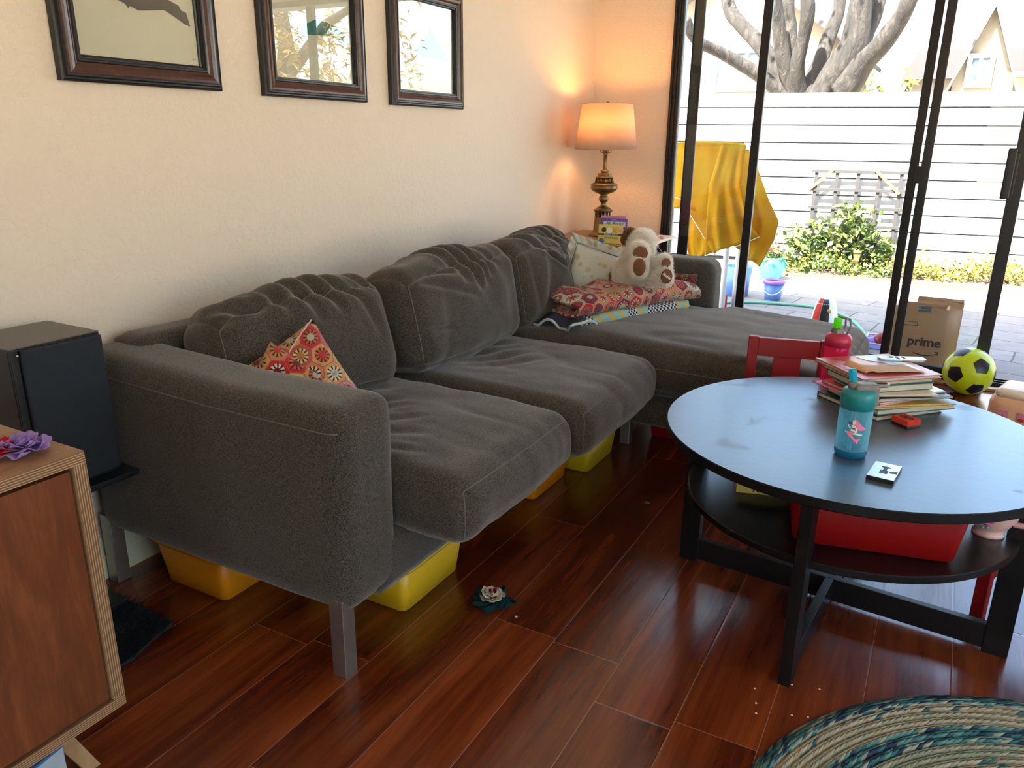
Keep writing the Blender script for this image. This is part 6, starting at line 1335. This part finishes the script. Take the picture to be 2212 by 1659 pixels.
# pink bottle
pb = thing('water_bottle', 'bright pink see-through child water bottle with lime bite valve behind the books', 'water bottle', (at(1806, 770, y=2.445).x, 2.445, ZTT), R(38), 'kids water bottles')
MB().lathe([(0.0, 0.0), (0.032, 0.0), (0.036, 0.006), (0.037, 0.06), (0.035, 0.085), (0.0365, 0.115), (0.034, 0.120), (0.032, 0.116), (0.033, 0.085), (0.0345, 0.04), (0.033, 0.008), (0, 0.006)], 48, caps=False).build('bottle_body', M['pink'], pb)
MB().lathe([(0.034, 0.116), (0.038, 0.117), (0.038, 0.140), (0.033, 0.150), (0.024, 0.156), (0, 0.157)], 48).build('cap', M['pinkcap'], pb)
cp = MB(); cp.add(*cushion((0.030, 0.030, 0.026), rnd=0.007, n=(8, 8, 6))[:2], T(-0.006, 0, 0.158), True); cp.build('valve_mount', M['greycap'], pb)
cp = MB(); cp.add(*cushion((0.019, 0.019, 0.032), rnd=0.004, n=(6, 6, 8))[:2], T(-0.010, 0, 0.186), True); cp.build('bite_valve', M['green'], pb)
cp = MB(); cp.tube([(0.014, 0.012, 0.148), (0.026, 0.014, 0.175), (0.022, 0.012, 0.200), (-0.002, 0.010, 0.204), (-0.002, -0.010, 0.204), (0.022, -0.012, 0.200), (0.026, -0.014, 0.175), (0.014, -0.012, 0.148)], 0.0032, 8); cp.build('carry_loop', M['greycap'], pb)
MB().tube([(0, 0, 0.01), (0, 0, 0.150)], 0.005, 12).build('straw', M['pink'], pb)
# eraser
e0, e1_, e2_ = at(1921, 920, z=ZTT+0.0), at(1962, 938, z=ZTT), at(1990, 922, z=ZTT); ec = (e0+e2_)/2; ea = math.atan2((e1_-e0).y, (e1_-e0).x)
er = thing('dry_eraser', 'small red foam block eraser with black felt base beside the book stack', 'eraser', (ec.x, ec.y+0.008, ZTT), ea)
MB().box((-0.026, -0.022, 0), (0.026, 0.022, 0.007)).build('felt_base', M['black'], er, 0.001); MB().box((-0.026, -0.022, 0.007), (0.026, 0.022, 0.022)).build('foam_block', M['foam'], er, 0.001)
MB().prism([(0.020*math.cos(2*PI*k/24), 0.013*math.sin(2*PI*k/24)) for k in range(24)], 0.0004, T(0, 0, 0.022)).build('printed_oval', plain('dark_red_print', (0.12, 0.01, 0.01), 0.8), er)
# metal card
k0, k1, k2, k3 = [at(*q, z=ZTT+0.01) for q in ((1872, 1026), (1932, 1040), (1946, 1007), (1893, 996))]; kc = (k0+k1+k2+k3)/4; ka = math.atan2((k1-k0).y, (k1-k0).x); kw = (k1-k0).length/2; kd = (k3-k0).length/2
kt = thing('metal_gadget', 'small flat silver metal plate with T-shaped cut-out and black sides on the table', 'gadget', (kc.x, kc.y, ZTT), ka)
MB().box((-kw, -kd, 0), (kw, kd, 0.009)).build('black_body', M['black'], kt, 0.001); MB().box((-kw+0.0004, -kd+0.0004, 0.009), (kw-0.0004, kd-0.0004, 0.0104)).build('silver_plate', M['silver'], kt, 0.0006)
MB().prism([(-0.004, 0.004), (0.004, 0.004), (0.003, 0.018), (0.010, 0.022), (0.008, 0.026), (-0.008, 0.026), (-0.010, 0.022), (-0.003, 0.018)], 0.0006, T(0, -0.001, 0.0104)).build('cut_out', M['navy'], kt)
MB().box((-0.008, -0.018, 0.0104), (0.008, 0.001, 0.0110)).build('cut_out', M['navy'], kt); MB().prism([(kw-0.002, -0.010), (kw-0.002, 0.004), (kw-0.018, -0.008), (kw-0.014, -0.013)], 0.0006, T(0, 0.004, 0.0104)).build('cut_out', M['navy'], kt)

# ================================================================== CHAIRS
def chair(label, loc, rz):
    """child's chair; backrest at local y=0, seat toward -y"""
    t = thing('child_chair', label, 'chair', loc, rz, 'red wooden children chairs'); W_ = 0.255; dp = 0.25; h = 0.585; sz = 0.28; r = M['redpaint']; q = 0.032
    for s in (-1, 1): MB().box((s*(W_/2-q/2)-q/2, -0.012, 0), (s*(W_/2-q/2)+q/2, 0.012, h)).build('back_post', r, t, 0.003)
    MB().box((-W_/2+q, -0.010, h-0.065), (W_/2-q, 0.010, h-0.004)).build('top_rail', r, t, 0.002)
    MB().box((-0.043, -0.008, sz), (0.043, 0.008, h-0.065)).build('back_slat', r, t, 0.001)
    MB().box((-W_/2, -dp, sz-0.018), (W_/2, -0.012, sz)).build('seat', r, t, 0.003)
    for s in (-1, 1): MB().box((s*(W_/2-q/2)-q/2, -dp, 0), (s*(W_/2-q/2)+q/2, -dp+q, sz-0.018)).build('front_leg', r, t, 0.003)
    for s in (-1, 1): MB().box((s*(W_/2-q/2)-0.009, -dp+q, 0.10), (s*(W_/2-q/2)+0.009, -0.012, 0.13)).build('stretcher', r, t, 0.002)
    return t
cc = at(1700, 731, z=0.58)
chair('red wooden child chair tucked in at the far side of the coffee table', (cc.x+0.010, cc.y-0.012, 0), R(13))
chair('red wooden child chair at the right edge, partly outside the picture', (0.415, 2.34, 0), R(-20))

# ================================================================== BALL, TOY VAN, RUG
bc = at(2092, 804, z=0.112); br = 0.117
ball = thing('toy_ball', 'lime yellow vinyl ball with black pentagons in front of the glass door', 'ball', (bc.x, bc.y, br))
MB().sphere((0, 0, 0), br, nu=64, nv=40).build('ball_skin', M['ball'], ball)
ph = (1+5**0.5)/2; ico = [Vector(v).normalized() for v in [(0, s, t*ph) for s in (-1, 1) for t in (-1, 1)]+[(s, t*ph, 0) for s in (-1, 1) for t in (-1, 1)]+[(t*ph, 0, s) for s in (-1, 1) for t in (-1, 1)]]
vd = (Vector((bc.x, bc.y, br))-CAM).normalized(); vr = vd.cross(Vector((0, 0, 1))).normalized(); vu = vr.cross(vd)
tgt1 = (vr*-0.49+vu*-0.19-vd*0.85).normalized(); tgt2 = (vr*0.45+vu*0.28-vd*0.85).normalized()
i0 = ico[0]; nb = [v for v in ico if 0.4 < v.dot(i0) < 0.5][0]
def basis(a, b): z = a.cross(b).normalized(); return Matrix((a, z.cross(a), z)).transposed()
RM = basis(tgt1, tgt2) @ basis(i0, nb).transposed()
for v in ico:
    c = (RM @ v).normalized(); n2 = [w_ for w_ in ico if 0.4 < w_.dot(v) < 0.5]; 
    dirs = [((RM @ w_)-c*(RM @ w_).dot(c)).normalized() for w_ in n2]; ax = dirs[0]; ay = c.cross(ax); angs = sorted(math.atan2(d.dot(ay), d.dot(ax)) for d in dirs)
    pent = [(ax*math.cos(a+PI/5)+ay*math.sin(a+PI/5)) for a in angs]; al = R(21)
    mb = MB(); vs = []; n_ = 7
    for k in range(5):
        A, B = (c*math.cos(al)+pent[k]*math.sin(al)), (c*math.cos(al)+pent[(k+1) % 5]*math.sin(al))
        mb.grid(lambda u, v2, A=A, B=B: tuple((c*(1-v2)+(A*(1-u)+B*u)*v2).normalized()*(br+0.0006)), 6, 6)
    mb.build('black_pentagon', M['ballblack'], ball, merge=1e-6)
# toy van
tv0 = at(2134, 880, y=3.5)
van = thing('toy_camper', 'peach plastic toy camper with square windows on the floor behind the coffee table', 'toy vehicle', (tv0.x+0.20, 3.56, 0), R(-16))
vs, fs, _e = cushion((0.38, 0.19, 0.225), rnd=0.055, n=(26, 14, 16)); MB().add(vs, fs, T(0, 0, 0.140), True).build('van_body', M['peach'], van)
vs, fs, _e = cushion((0.36, 0.185, 0.035), rnd=0.017, n=(20, 14, 4), bulge=(0, 0, 0.006)); MB().add(vs, fs, T(0.01, 0.004, 0.250), True).build('van_roof', M['peachlite'], van)
for x in (-0.125, -0.055, 0.02, 0.10): MB().box((x-0.020, -0.0975, 0.150), (x+0.020, -0.094, 0.188)).build('window', M['pinkbook'], van, 0.002); MB().sphere((x-0.004, -0.097, 0.160), 0.009, sc=(1.4, .3, .8)).build('seat_detail', M['foam'], van)
for x in (-0.11, 0.11):
    for y in (-0.085, 0.085): MB().lathe([(0, -0.012), (0.032, -0.012), (0.032, 0.012), (0, 0.012)], 28, T(x, y, 0.032) @ Rx(PI/2)).build('wheel', M['redpaint'], van)
# braided rug
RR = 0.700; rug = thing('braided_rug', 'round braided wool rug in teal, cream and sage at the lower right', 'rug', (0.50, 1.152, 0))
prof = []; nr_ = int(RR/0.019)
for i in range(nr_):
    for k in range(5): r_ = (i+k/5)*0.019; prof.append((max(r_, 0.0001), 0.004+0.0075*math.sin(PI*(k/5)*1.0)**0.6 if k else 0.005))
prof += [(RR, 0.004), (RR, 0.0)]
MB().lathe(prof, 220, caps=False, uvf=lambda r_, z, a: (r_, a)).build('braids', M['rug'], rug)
